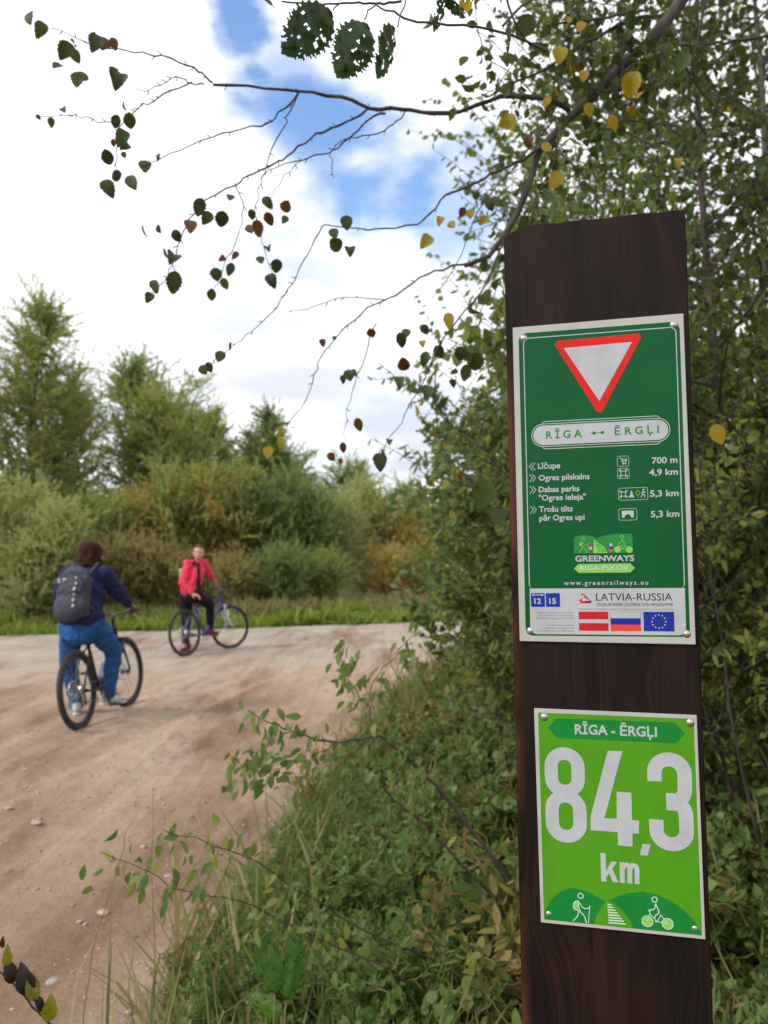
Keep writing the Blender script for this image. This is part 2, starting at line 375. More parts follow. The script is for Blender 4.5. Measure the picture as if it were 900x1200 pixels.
# ================================================================== ground, dirt road
def dirt_edge(y):     # x of the right-hand edge of bare dirt, as a function of y
    return np.interp(y, [-5, 0, 1.5, 2.65, 4.1, 7.1, 10, 11.5, 12.5, 13.5, 15, 19, 30], [-1.0, -1.0, -.95, -.85, -.68, -.2, .35, 1.0, 2.2, 4.5, 8, 15, 40])
def far_edge(x): return 17.2+.36*x
def soil(t, b):
    c = t.nodes.new('ShaderNodeTexCoord')
    n = nz(t, .5, 6, 'Object'); base = ramp(t, n, [(.35, (.09, .10, .035)), (.6, (.14, .12, .06)), (.75, (.10, .13, .04))])
    t.links.new(base, b.inputs['Base Color']); bump(t, b, nz(t, 30, 5, 'Object'), .6, .02)
M_soil = mat('grassy_soil', (.1, .1, .05), .95, build=soil, spec=.1)
gx = np.concatenate([-np.geomspace(900, 20, 14), np.linspace(-18, 18, 73), np.geomspace(20, 900, 14)])
gy = np.concatenate([-np.geomspace(900, 12, 12), np.linspace(-10, 40, 101), np.geomspace(42, 900, 16)])
X, Y = np.meshgrid(gx, gy); Zg = -.03+0*X
Zg += np.clip(np.hypot(X, Y)-60, 0, None)*.004*(fbm(X*.01, Y*.01, 3)-.3)
ny, nx = X.shape; idx = np.arange(nx*ny).reshape(ny, nx)
Fq = np.stack([idx[:-1, :-1], idx[:-1, 1:], idx[1:, 1:], idx[1:, :-1]], -1).reshape(-1, 4)
me = npmesh('ground', np.stack([X, Y, Zg], -1).reshape(-1, 3), Fq, 4)
o = newobj('ground', me, M_soil, None, True); tag(o, kind='structure')

def dirt(t, b):
    c = t.nodes.new('ShaderNodeTexCoord')
    mpn = t.nodes.new('ShaderNodeMapping'); mpn.inputs['Rotation'].default_value = (0, 0, rad(-20)); mpn.inputs['Scale'].default_value = (1.3, .35, 1)
    t.links.new(c.outputs['Object'], mpn.inputs[0])
    n = t.nodes.new('ShaderNodeTexNoise'); n.inputs['Scale'].default_value = .9; n.inputs['Detail'].default_value = 6; t.links.new(mpn.outputs[0], n.inputs['Vector'])
    base = ramp(t, n.outputs[0], [(.33, (.33, .21, .14)), (.47, (.43, .295, .205)), (.62, (.50, .37, .28))])
    # pale compacted surface of the crossing road (a different material, lies beyond y ~ 9.5 + .36 x)
    sx = t.nodes.new('ShaderNodeSeparateXYZ'); t.links.new(c.outputs['Object'], sx.inputs[0])
    m1 = t.nodes.new('ShaderNodeMath'); m1.operation = 'MULTIPLY_ADD'; m1.inputs[1].default_value = -.36; t.links.new(sx.outputs[0], m1.inputs[0]); t.links.new(sx.outputs[1], m1.inputs[2])
    m2 = t.nodes.new('ShaderNodeMath'); m2.operation = 'MULTIPLY_ADD'; m2.inputs[1].default_value = 5; t.links.new(nz(t, .6, 5), m2.inputs[0]); t.links.new(m1.outputs[0], m2.inputs[2])
    mr = t.nodes.new('ShaderNodeMapRange'); mr.inputs[1].default_value = 12.2; mr.inputs[2].default_value = 16; t.links.new(m2.outputs[0], mr.inputs[0])
    pale = ramp(t, nz(t, 1.2, 6), [(.35, (.36, .305, .25)), (.65, (.44, .38, .325))])
    c1 = mixc(t, mr.outputs[0], base, pale)
    # reddish freshly churned band on the left
    rb = t.nodes.new('ShaderNodeMapRange'); rb.inputs[1].default_value = .50; rb.inputs[2].default_value = .66; rb.inputs[4].default_value = .85
    nn = t.nodes.new('ShaderNodeTexNoise'); nn.inputs['Scale'].default_value = .55; nn.inputs['Detail'].default_value = 7; nn.inputs['Roughness'].default_value = .65
    mp2 = t.nodes.new('ShaderNodeMapping'); mp2.inputs['Location'].default_value = (3.1, 1.2, 0); mp2.inputs['Rotation'].default_value = (0, 0, rad(-35)); mp2.inputs['Scale'].default_value = (2.2, .5, 1)
    t.links.new(c.outputs['Object'], mp2.inputs[0]); t.links.new(mp2.outputs[0], nn.inputs['Vector']); t.links.new(nn.outputs[0], rb.inputs[0])
    c2 = mixc(t, rb.outputs[0], c1, (.20, .105, .062))
    # grit
    v = t.nodes.new('ShaderNodeTexVoronoi'); v.inputs['Scale'].default_value = 45; t.links.new(c.outputs['Object'], v.inputs['Vector'])
    gr = t.nodes.new('ShaderNodeMapRange'); gr.inputs[1].default_value = .06; gr.inputs[2].default_value = .16; gr.inputs[3].default_value = .22; gr.inputs[4].default_value = 0; t.links.new(v.outputs['Distance'], gr.inputs[0])
    c3 = mixc(t, gr.outputs[0], c2, (.46, .36, .29))
    fine = ramp(t, nz(t, 70, 6, rough=.7), [(.3, (.72, .72, .72)), (.7, (1.18, 1.18, 1.18))])
    mp5 = t.nodes.new('ShaderNodeMapping'); mp5.inputs['Rotation'].default_value = (0, 0, rad(-14)); mp5.inputs['Scale'].default_value = (16, .5, 1); t.links.new(c.outputs['Object'], mp5.inputs[0])
    sn5 = t.nodes.new('ShaderNodeTexNoise'); sn5.inputs['Scale'].default_value = 1; sn5.inputs['Detail'].default_value = 5; sn5.inputs['Distortion'].default_value = .4; t.links.new(mp5.outputs[0], sn5.inputs['Vector'])
    streak = ramp(t, sn5.outputs[0], [(.35, (.80, .78, .76)), (.5, (1, 1, 1)), (.68, (1.14, 1.14, 1.14))])
    c3 = mixc(t, .4, c3, streak, 'MULTIPLY')
    blob = ramp(t, nz(t, 5, 6, rough=.7), [(.34, (.78, .74, .70)), (.5, (1, 1, 1)), (.7, (1.10, 1.11, 1.12))]); c3 = mixc(t, .6, c3, blob, 'MULTIPLY')
    t.links.new(mixc(t, 1.0, c3, fine, 'MULTIPLY'), b.inputs['Base Color'])
    bump(t, b, nz(t, 24, 10, rough=.78), .9, .03)
M_dirt = mat('packed_sandy_dirt', (.4, .28, .2), .95, build=dirt, spec=.12)
def dirt_height(X, Y):
    z = .016*(fbm(X*1.3, Y*1.1, 4, 1)-.45)*2+.026*(fbm(X*6, Y*6, 4, 2)-.45)
    # tyre ruts curving from near left to the crossing road
    for x0, k, dp in ((-1.35, .16, .020), (-2.75, .10, .020), (-3.6, .05, .014), (-2.1, .13, .012), (-1.05, .2, .01)):
        xc = x0+k*(Y-3)+.012*(Y-3)**2+.08*vnoise(Y*.6, Y*0+x0, 3)
        d = X-xc; tread = .5+.5*np.sign(np.sin(Y*42+d*30))
        z = z-1.5*dp*np.exp(-(d/.11)**2)*(.7+.3*tread)+dp*.7*np.exp(-((np.abs(d)-.19)/.06)**2)
    return z*np.clip((15-Y)/6, .35, 1)
def band(x0, x1, y0, y1, st):
    xs = np.arange(x0, x1, st); ys = np.arange(y0, y1, st); X, Y = np.meshgrid(xs, ys); Zd = dirt_height(X, Y)+.004
    e = dirt_edge(Y)+.25*(vnoise(Y*3, Y*0+1, 2)-.5); Zd = Zd-.06*np.clip((X-e+.15)/.3, 0, 1)
    ny, nx = X.shape; idx = np.arange(nx*ny).reshape(ny, nx)
    Fq = np.stack([idx[:-1, :-1], idx[:-1, 1:], idx[1:, 1:], idx[1:, :-1]], -1).reshape(-1, 4)
    cx, cy = X.ravel()[Fq[:, 0]], Y.ravel()[Fq[:, 0]]
    keep = (cx < dirt_edge(cy)+.3) & (cy < far_edge(cx)+.25*(vnoise(cx*2, cx*0, 4)-.5)*2)
    return np.stack([X, Y, Zd], -1).reshape(-1, 3), Fq[keep]
V1, F1 = band(-6.0, 1.2, 1.2, 11.0, .035)
me = npmesh('dirt_road', V1, F1, 4); bm = bmesh.new(); bm.from_mesh(me); bmesh.ops.delete(bm, geom=[v for v in bm.verts if not v.link_faces], context='VERTS'); bm.to_mesh(me); bm.free()
tag(newobj('dirt_track', me, M_dirt, None, True), kind='structure')
V1, F1 = band(-30, 30, -6, 28, .15)
cx, cy = V1[F1[:, 0], 0], V1[F1[:, 0], 1]; keep = ~((cx > -5.8) & (cx < 1.0) & (cy > 1.35) & (cy < 10.75)); F1 = F1[keep]
V1[:, 2] = np.where((V1[:, 0] > -5.9) & (V1[:, 0] < 1.1) & (V1[:, 1] > 1.25) & (V1[:, 1] < 10.9), V1[:, 2]-.012, V1[:, 2]-.0)
me = npmesh('dirt_road', V1, F1, 4); bm = bmesh.new(); bm.from_mesh(me); bmesh.ops.delete(bm, geom=[v for v in bm.verts if not v.link_faces], context='VERTS'); bm.to_mesh(me); bm.free()
tag(newobj('dirt_road', me, M_dirt, None, True), kind='structure')

# ---- pebbles
rng = np.random.RandomState(11)
def rockmesh(name, seed, sq=.6):
    r = np.random.RandomState(seed); bm = bmesh.new(); bmesh.ops.create_icosphere(bm, subdivisions=2, radius=1)
    for v in bm.verts: v.co *= 1+.28*(r.rand()-.5); v.co.z *= sq
    me = bpy.data.meshes.new(name); bm.to_mesh(me); bm.free(); me.shade_smooth(); return me
def stoneb(c1, c2):
    def bd(t, b):
        oi = t.nodes.new('ShaderNodeObjectInfo'); t.links.new(ramp(t, nz(t, 2.5, 5), [(.35, c1), (.65, c2)]), b.inputs['Base Color'])
    return bd
M_stone = mat('pale_stone', (.5, .45, .4), .8, build=stoneb((.26, .19, .145), (.44, .36, .30)))
M_stone_d = mat('grey_stone', (.3, .28, .26), .8, build=stoneb((.22, .2, .18), (.36, .33, .3)))
n = 9000
px = rng.uniform(-4.5, .2, n); py = rng.uniform(1.8, 9, n); ok = px < dirt_edge(py)-.0; px, py = px[ok], py[ok]
ico = rockmesh('t', 5); v0 = np.array([v.co for v in ico.vertices]); f0 = np.array([p.vertices[:] for p in ico.polygons]); bpy.data.meshes.remove(ico)
sz = .0022+.009*rng.rand(len(px))**5; an = rng.uniform(0, 6.3, len(px)); ca, sa = np.cos(an), np.sin(an)
VV = np.stack([v0[None, :, 0]*ca[:, None]*1.3-v0[None, :, 1]*sa[:, None], v0[None, :, 0]*sa[:, None]*1.3+v0[None, :, 1]*ca[:, None], v0[None, :, 2]+0*ca[:, None]], -1)*sz[:, None, None]
VV += np.stack([px, py, dirt_height(px, py)+sz*.35+.004], -1)[:, None, :]
FF = (np.arange(len(px))[:, None, None]*len(v0)+f0[None]).reshape(-1, 3)
tag(newobj('gravel', npmesh('gravel', VV.reshape(-1, 3), FF, 3), M_stone, None, True), 'fine pale gravel and grit scattered over the sandy dirt track', 'gravel', kind='stuff')
def gpt(u, v):
    d = W(u, v, 1)-CAM; t = -CAM.z/d.z; return CAM+d*t
rocks = [(43, 969, .035, 'largest pale stone lying alone in the dirt at the left'), (10, 952, .030, 'flat pale stone on the dirt at the left edge of the picture'), (121, 1068, .030, 'pinkish stone in the dirt near the thin upright stems'),
         (62, 1148, .030, 'small dark flat grey stone in the dirt beside the yellow-leaved twig'), (168, 997, .02, 'small grey stone half sunk between the tyre tracks'), (197, 1026, .022, 'pale stone by the edge of the leafy verge'),
         (100, 982, .014, 'tiny white stone right of the largest pale stone'), (105, 911, .02, 'small stone lying in a tyre rut'), (178, 891, .02, 'pale stone on the smooth middle of the track')]
for i, (u, v, s, lb) in enumerate(rocks):
    p = gpt(u, v); me = rockmesh('stone', 20+i, .5); o = newobj('stone', me, M_stone_d if i == 3 else M_stone, None, True)
    o.location = (p.x, p.y, float(dirt_height(np.array(p.x), np.array(p.y)))+s*.25); o.scale = (s, s*.8, s*.8); o.rotation_euler = (0, 0, i*1.3); tag(o, lb, 'stone', 'loose stones on the dirt track')

# ================================================================== the wooden post with its two signs
ROOT = Vector((0.23677426, 0.87662359, 1.9756854))
RM = Matrix(((0.97314901, 0.22960944, -0.01614063), (-0.22966302, 0.97326901, -0.00152355), (0.01535936, 0.00518955, 0.99986857)))
post = empty('signpost', (0, 0, 0), label='dark brown stained wooden post standing in the verge and carrying two green signs', cat='signpost')
post.matrix_basis = Matrix.Translation(ROOT+RM @ Vector((0, 0, -1.98))) @ RM.to_4x4()
OZ = 1.98                                  # local z of the board's top
def wood(t, b):
    c = t.nodes.new('ShaderNodeTexCoord'); m = t.nodes.new('ShaderNodeMapping'); m.inputs['Scale'].default_value = (1, 1, .11)
    wv = t.nodes.new('ShaderNodeTexNoise'); wv.inputs['Scale'].default_value = 7; wv.inputs['Detail'].default_value = 2; mw = t.nodes.new('ShaderNodeMapping'); mw.inputs['Scale'].default_value = (1, 1, .55)
    t.links.new(c.outputs['Object'], mw.inputs[0]); t.links.new(mw.outputs[0], wv.inputs['Vector'])
    ws = t.nodes.new('ShaderNodeVectorMath'); ws.operation = 'MULTIPLY_ADD'; ws.inputs[1].default_value = (.09, 0, 0); t.links.new(wv.outputs['Color'], ws.inputs[0]); t.links.new(c.outputs['Object'], ws.inputs[2])
    wavy = ws.outputs[0]; t.links.new(wavy, m.inputs[0])
    w1 = t.nodes.new('ShaderNodeTexNoise'); w1.inputs['Scale'].default_value = 14; w1.inputs['Detail'].default_value = 3; t.links.new(m.outputs[0], w1.inputs['Vector'])
    mm = t.nodes.new('ShaderNodeMath'); mm.operation = 'MULTIPLY'; mm.inputs[1].default_value = 30; t.links.new(w1.outputs[0], mm.inputs[0])
    sn = t.nodes.new('ShaderNodeMath'); sn.operation = 'SINE'; t.links.new(mm.outputs[0], sn.inputs[0])
    m2 = t.nodes.new('ShaderNodeMapping'); m2.inputs['Scale'].default_value = (1, 1, .02); t.links.new(wavy, m2.inputs[0])
    w2 = t.nodes.new('ShaderNodeTexNoise'); w2.inputs['Scale'].default_value = 420; w2.inputs['Detail'].default_value = 4; t.links.new(m2.outputs[0], w2.inputs['Vector'])
    g1 = t.nodes.new('ShaderNodeMath'); g1.operation = 'MULTIPLY_ADD'; g1.inputs[1].default_value = .11; t.links.new(sn.outputs[0], g1.inputs[0]); t.links.new(w2.outputs[0], g1.inputs[2])
    col = ramp(t, g1.outputs[0], [(.30, (.0035, .0016, .0013)), (.5, (.0085, .0032, .0023)), (.74, (.020, .0068, .0045))])
    blot = t.nodes.new('ShaderNodeTexNoise'); blot.inputs['Scale'].default_value = 9; blot.inputs['Detail'].default_value = 4; m3 = t.nodes.new('ShaderNodeMapping'); m3.inputs['Scale'].default_value = (1, 1, .35); t.links.new(c.outputs['Object'], m3.inputs[0]); t.links.new(m3.outputs[0], blot.inputs['Vector'])
    f = t.nodes.new('ShaderNodeMapRange'); f.inputs[1].default_value = .52; f.inputs[2].default_value = .72; f.inputs[4].default_value = .75; t.links.new(blot.outputs[0], f.inputs[0])
    col = mixc(t, f.outputs[0], col, (.032, .009, .006))
    sx = t.nodes.new('ShaderNodeSeparateXYZ'); t.links.new(c.outputs['Object'], sx.inputs[0])
    e = t.nodes.new('ShaderNodeMapRange'); e.inputs[1].default_value = -.088; e.inputs[2].default_value = -.0985; t.links.new(sx.outputs[0], e.inputs[0])
    ew = t.nodes.new('ShaderNodeMath'); ew.operation = 'MULTIPLY'; t.links.new(e.outputs[0], ew.inputs[0]); wn = t.nodes.new('ShaderNodeMapRange'); wn.inputs[1].default_value = .45; wn.inputs[2].default_value = .6; t.links.new(nz(t, 11, 6, stretch=(1, 1, .4)), wn.inputs[0]); t.links.new(wn.outputs[0], ew.inputs[1])
    col = mixc(t, ew.outputs[0], col, (.10, .028, .016))
    m4 = t.nodes.new('ShaderNodeMapping'); m4.inputs['Scale'].default_value = (60, 1, 2.2); t.links.new(wavy, m4.inputs[0]); ck = t.nodes.new('ShaderNodeTexNoise'); ck.inputs['Scale'].default_value = 1; ck.inputs['Detail'].default_value = 3; t.links.new(m4.outputs[0], ck.inputs['Vector'])
    cm = t.nodes.new('ShaderNodeMapRange'); cm.inputs[1].default_value = .66; cm.inputs[2].default_value = .69; t.links.new(ck.outputs[0], cm.inputs[0]); col = mixc(t, cm.outputs[0], col, (.002, .0012, .001))
    t.links.new(col, b.inputs['Base Color'])
    rr = t.nodes.new('ShaderNodeMapRange'); rr.inputs[3].default_value = .50; rr.inputs[4].default_value = .78; t.links.new(w2.outputs[0], rr.inputs[0]); t.links.new(rr.outputs[0], b.inputs['Roughness'])
    bump(t, b, g1.outputs[0], .35, .0012)
M_wood = mat('stained_wood', (.03, .012, .01), .5, build=wood, spec=.22)
bm = bmesh.new(); hw = .1
outl = [(-hw, -2.35), (hw, -2.35), (hw, 0), (-.079, 0), (-.092, -.0075), (-hw, -.016)]
rj = random.Random(4)
top = [(x, 0+rj.uniform(-.0006, .0006)) for x in np.linspace(hw, -.079, 26)]
outl = [(-hw, -2.35), (hw, -2.35)]+top+[(-.090, -.0052), (-hw, -.0105)]
dep = .048
f = [bm.verts.new((x, 0, z+OZ)) for x, z in outl]; bk = [bm.verts.new((x, dep, z+OZ)) for x, z in outl]
bm.faces.new(f); bm.faces.new(list(reversed(bk)))
for i in range(len(f)): j = (i+1) % len(f); bm.faces.new((f[j], f[i], bk[i], bk[j]))
bmesh.ops.recalc_face_normals(bm, faces=bm.faces)
eds = [e for e in bm.edges if abs(e.verts[0].co.x-e.verts[1].co.x) < 1e-5 and abs(e.verts[0].co.y-e.verts[1].co.y) < 1e-5 and (e.verts[0].co-e.verts[1].co).length > 1]
bmesh.ops.bevel(bm, geom=eds, offset=.0015, segments=2, affect='EDGES')
me = bpy.data.meshes.new('board'); bm.to_mesh(me); bm.free(); newobj('board', me, M_wood, post)

def paint(name, col, rough=.30, spec=.22):
    def bd(t, b):
        n = nz(t, 60, 5); r = t.nodes.new('ShaderNodeMapRange'); r.inputs[3].default_value = rough-.07; r.inputs[4].default_value = rough+.10; t.links.new(n, r.inputs[0]); t.links.new(r.outputs[0], b.inputs['Roughness'])
        n2_ = nz(t, 18, 8, rough=.75); t.links.new(mixc(t, 1.0, ramp(t, n2_, [(.28, (.84, .83, .81)), (.55, (1, 1, 1))]), col, 'MULTIPLY'), b.inputs['Base Color'])
    return mat(name, col, rough, spec=spec, build=bd)
P_white = paint('sign_white', (.44, .455, .49)); P_edge = paint('plate_edge_white', (.44, .44, .41))
P_dg = paint('sign_dark_green', (.001, .088, .022)); P_lg = paint('sign_light_green', (.075, .285, .012)); P_red = paint('sign_red', (.62, .016, .012))
P_blue = paint('sign_blue', (.012, .03, .30)); P_black = paint('print_black', (.02, .02, .02)); P_grey = paint('print_grey', (.22, .22, .22))
P_orange = paint('flag_red', (.72, .06, .03)); P_mar = paint('flag_carmine', (.50, .016, .025)); P_yel = paint('flag_yellow', (.75, .6, .05))
P_lg2 = paint('logo_green', (.22, .52, .10)); P_mg = paint('logo_mid_green', (.02, .22, .05)); P_pale = paint('line_pale', (.55, .66, .58)); P_hill = paint('hill_green', (.008, .20, .035)); P_lime = paint('lime_green', (.22, .55, .09))
M_steel = mat('zinc_screw', (.55, .55, .53), .35, 1)
LAY = .00012
class Sg:
    """flat print on a plate, millimetres in the post's frame (z measured down from the board's top)"""
    def __init__(s, plate, y0): s.p = plate; s.y = y0
    def put(s, name, V, F, m, lay, label=None):
        me = mesh(name, [(x/1000, s.y-lay*LAY, z/1000+OZ) for x, z in V], F)
        bm = bmesh.new(); bm.from_mesh(me)
        for f in bm.faces:
            f.normal_update()
            if f.normal.y > 0: f.normal_flip()
        bm.to_mesh(me); bm.free()
        o = newobj(name, me, m, s.p)
        if label: o['label'] = label
        return o
    def polyg(s, name, pts, m, lay, label=None): return s.put(name, pts, [range(len(pts))], m, lay, label)
    def rect(s, name, x0, z0, x1, z1, m, lay, label=None): return s.polyg(name, [(x0, z0), (x1, z0), (x1, z1), (x0, z1)], m, lay, label)
    def text(s, body, x0, x1, zb, cap, m, lay, bold=.0, shear=0, slope=0, label=None, name='lettering', space=1.0):
        c = bpy.data.curves.new('t', 'FONT'); c.body = body; c.resolution_u = 3; c.space_character = space; c.offset = bold; c.shear = shear; c.fill_mode = 'FRONT'
        o = bpy.data.objects.new('t', c); COL.objects.link(o); dg = bpy.context.evaluated_depsgraph_get(); dg.update()
        me = bpy.data.meshes.new_from_object(o.evaluated_get(dg)); bpy.data.objects.remove(o)
        V = np.array([v.co[:] for v in me.vertices]); a, b = V[:, 0].min(), V[:, 0].max()
        k = (x1-x0)/(b-a); X = (V[:, 0]-a)*k+x0; Z = V[:, 1]*cap/.69+zb+(X-x0)*slope
        F = [p.vertices[:] for p in me.polygons]; bpy.data.meshes.remove(me)
        return s.put(name, list(zip(X, Z)), F, m, lay, label)
def rr(x0, z0, x1, z1, r, n=6):
    P = []
    for cx, cz, a0 in ((x1-r, z1-r, 0), (x0+r, z1-r, 90), (x0+r, z0+r, 180), (x1-r, z0+r, 270)):
        for k in range(n+1): a = rad(a0+90*k/n); P.append((cx+r*math.cos(a), cz+r*math.sin(a)))
    return P
def circ(cx, cz, r, n=20): return [(cx+r*math.cos(2*math.pi*k/n), cz+r*math.sin(2*math.pi*k/n)) for k in range(n)]
def ring(Po, Pi):
    n = len(Po); return Po+Pi, [(i, (i+1) % n, n+(i+1) % n, n+i) for i in range(n)]
def ribbon(P, w_, closed=False, sm=0):
    P = [Vector(p) for p in P]
    for _ in range(sm):
        Q = [P[0]]
        for a, b in zip(P[:-1], P[1:]): Q += [a*.75+b*.25, a*.25+b*.75]
        Q.append(P[-1]); P = Q
    n = len(P); V = []
    for i in range(n):
        a = P[i-1] if (closed or i) else P[i]; b = P[(i+1) % n] if (closed or i < n-1) else P[i]
        t1 = (P[i]-a).normalized() if (P[i]-a).length else (b-P[i]).normalized(); t2 = (b-P[i]).normalized() if (b-P[i]).length else t1
        nn = Vector((-(t1+t2).y, (t1+t2).x)); nn = nn.normalized() if nn.length > 1e-6 else Vector((-t1.y, t1.x))
        k = w_/2/max(.4, nn.dot(Vector((-t1.y, t1.x)))); V += [tuple(P[i]+nn*k), tuple(P[i]-nn*k)]
    F = [(2*i, 2*i+1, (2*i+3) % (2*n), (2*i+2) % (2*n)) for i in range(n if closed else n-1)]
    return V, F
def merge(*parts):
    V = []; F = []
    for v, f in parts: k = len(V); V += list(v); F += [[i+k for i in q] for q in f]
    return V, F
def fanp(P): return list(P), [list(range(len(P)))]
def rtri(pts, r, n=6):
    P = [Vector(p) for p in pts]; out_ = []
    for i in range(3):
        a, b, c = P[i-1], P[i], P[(i+1) % 3]; u = (a-b).normalized(); v = (c-b).normalized(); h = math.acos(u.dot(v))/2
        cen = b+(u+v).normalized()*r/math.sin(h); s0 = b+u*r/math.tan(h)-cen; s1 = b+v*r/math.tan(h)-cen
        a0 = math.atan2(s0.y, s0.x); a1 = math.atan2(s1.y, s1.x); d = (a1-a0+math.pi) % (2*math.pi)-math.pi
        for k in range(n+1): a_ = a0+d*k/n; out_.append((cen.x+r*math.cos(a_), cen.y+r*math.sin(a_)))
    return out_
def plate(name, corners, thick, y0, label, m):
    V = [(x/1000, y, z/1000+OZ) for y in (y0, y0+thick) for x, z in corners]; me = mesh(name, V, [(0, 1, 2, 3), (7, 6, 5, 4), (0, 4, 5, 1), (1, 5, 6, 2), (2, 6, 7, 3), (3, 7, 4, 0)])
    bm = bmesh.new(); bm.from_mesh(me); bmesh.ops.recalc_face_normals(bm, faces=bm.faces); bmesh.ops.bevel(bm, geom=list(bm.edges), offset=.0004, segments=2, affect='EDGES'); bm.to_mesh(me); bm.free()
    o = newobj(name, me, m, post); o['label'] = label; return o
def screw(p, x, z, y0, k):
    b_ = MB(); c = Vector((x/1000, y0, z/1000+OZ)); R = Matrix.Rotation(math.pi/2, 3, 'X')
    b_.ell(c, (.0032, .0032, .0014), R, 14, 8); b_.tube([c+Vector((0, .0004, 0)), c+Vector((0, -.0002, 0))], .0042, 16)
    o = b_.build('screw', M_steel, p); return o

YS = -.003
s1 = plate('route_sign', [(-92.5, -478), (95, -479.5), (94, -117.5), (-92, -118.3)], .0028, YS, 'dark green route sign with a red and white give way triangle, destinations and flags', P_edge)
A = Sg(s1, YS)
A.put('green_field', *fanp(rr(-85.5, -471.5, 89.5, -126, 9, 8)), P_dg, 1)
A.put('border_line', *ring(rr(-80.6, -420, 86, -131.6, 7, 8), rr(-79.6, -420, 85.0, -132.6, 6.1, 8)), P_white, 2)
A.put('white_field', *fanp([(-80, -418.6), (-80.3, -460)]+[(-72.6+7.8*math.cos(rad(a)), -462+7.8*math.sin(rad(a))) for a in range(180, 271, 10)]+[(77.5+8.2*math.cos(rad(a)), -461.6+8.2*math.sin(rad(a))) for a in range(270, 361, 10)]+[(85.8, -418.6)]), P_white, 3)
A.polyg('warning_triangle', rtri([(-47.6, -138.0), (2.0, -226.6), (51.6, -136.0)], 4.2), P_red, 3, 'red rounded rim of the give way triangle')
A.polyg('triangle_face', rtri([(-35.2, -146.6), (2.0, -209.4), (39.0, -145.2)], .6), P_white, 4)
# name pill
A.put('pill_outline', *merge(ribbon(rr(-62.5, -260.6, 66.5, -229.4, 5), .6, True)), P_pale, 2)
A.put('pill_mask', *fanp(rr(-74, -258.6, 76.6, -231.4, 13.5, 10)), P_dg, 3)
A.put('pill_line', *ring(rr(-73.6, -258.2, 76.2, -231.8, 13.1, 10), rr(-73.0, -257.6, 75.6, -232.4, 12.6, 10)), P_pale, 4)
A.put('pill', *fanp(rr(-71.6, -256.2, 74.2, -233.8, 11.2, 10)), P_white, 5)
A.text('R Ī G A', -57.5, -17.8, -249, 8.3, P_mg, 6, .022)
A.text('Ē R G Ļ I', 17.6, 64.4, -248.4, 8.0, P_mg, 6, .022)
A.put('route_symbol', *merge(ribbon([(-8.5, -245.2), (6.2, -245.0)], .7), fanp(circ(-4.6, -245.2, 1.9)), fanp(circ(4.4, -245.0, 1.9))), P_mg, 6)
# destinations
def chev(x, z, d):
    P = []
    for k in (0, 3.2):
        P.append(ribbon([(x+k+(3.6 if d < 0 else 0), z+4.3), (x+k+(0 if d < 0 else 3.6), z), (x+k+(3.6 if d < 0 else 0), z-4.3)], .7))
    return merge(*P)
for z, d in ((-280.3, -1), (-293.2, 1), (-306.8, 1), (-329.5, 1)): A.put('arrow_symbol', *chev(-77.0, z, d), P_white, 3)
for tx, x0, x1, z, cp in (('Līčupe', -67.2, -42.6, -283, 6.2), ('Ogres pilskalns', -66.9, -10.8, -296.4, 6.2), ('Dabas parks', -67.1, -22.2, -309.7, 6.2), ('"Ogres ieleja"', -67.2, -15.4, -319.2, 6.2),
                     ('Trošu tilts', -67.2, -30.2, -332.1, 6.2), ('pār Ogres upi', -67.2, -17.4, -342.0, 6.2), ('700 m', 56.0, 82.6, -282, 6.7), ('4,9 km', 52.9, 82.7, -295, 6.7), ('5,3 km', 52.9, 82.7, -318.4, 6.7), ('5,3 km', 53.1, 82.7, -341, 6.7)):
    A.text(tx, x0, x1, z, cp, P_white, 3, .022)
def frame_(x0, z0, x1, z1): return ribbon(rr(x0, z0, x1, z1, 1.8, 4), .35, True)
def heraldic(x, z, s): # looped square
    return merge(ribbon(rr(x-s*.5, z-s*.5, x+s*.5, z+s*.5, .2, 2), .55, True), *[ribbon(circ(x+a*s*.68, z+b*s*.68, s*.2, 8), .5, True) for a in (-1, 1) for b in (-1, 1)])
A.put('pictogram', *merge(frame_(19.5, -283.6, 31.8, -272.4), ribbon([(21.8, -274.5), (23.3, -274.5), (25, -279), (28.6, -279), (29.6, -275.8), (23.8, -275.8)], .6), ribbon([(24.4, -277.3), (29.1, -277.3)], .4), fanp(circ(25.5, -280.8, .8, 10)), fanp(circ(28.1, -280.8, .8, 10))), P_pale, 3)
A.put('pictogram', *merge(frame_(19.3, -297.3, 31.7, -286), heraldic(25.5, -291.6, 5)), P_pale, 3)
A.put('pictogram', *merge(frame_(19.6, -321.4, 50.6, -308), heraldic(25, -314.7, 4.6)), P_pale, 3)
A.put('pictogram', *merge(fanp([(30.5, -318.6), (36.3, -318.6), (36.3, -317), (35, -316.4), (34.6, -313.2), (33.2, -310.6), (32.4, -313.2), (32.4, -316), (30.5, -317)])), P_white, 3, 'small boat pictogram')
A.put('pictogram', *merge(ribbon([(40+1.8*math.cos(a/10*6.283), -313.6+2.7*math.sin(a/10*6.283)) for a in range(10)], .45, True), ribbon([(40, -316.3), (40, -318.8)], .5)), P_lg2, 3, 'small tree pictogram')
A.put('pictogram', *merge(fanp(circ(46.4, -310.4, 1.0, 10)), ribbon([(46, -311.6), (45.4, -315)], 1.5), ribbon([(45.4, -315), (47.4, -316.4), (47.2, -319)], .8), ribbon([(45.4, -315), (44.6, -317), (43, -318.6)], .8), ribbon([(46, -312.4), (48.4, -313.6)], .7), ribbon([(45.9, -312.2), (43.6, -314)], .7)), P_white, 3, 'small walker pictogram')
A.put('pictogram', *merge(frame_(19.4, -343.6, 38.6, -330.9)), P_pale, 3)
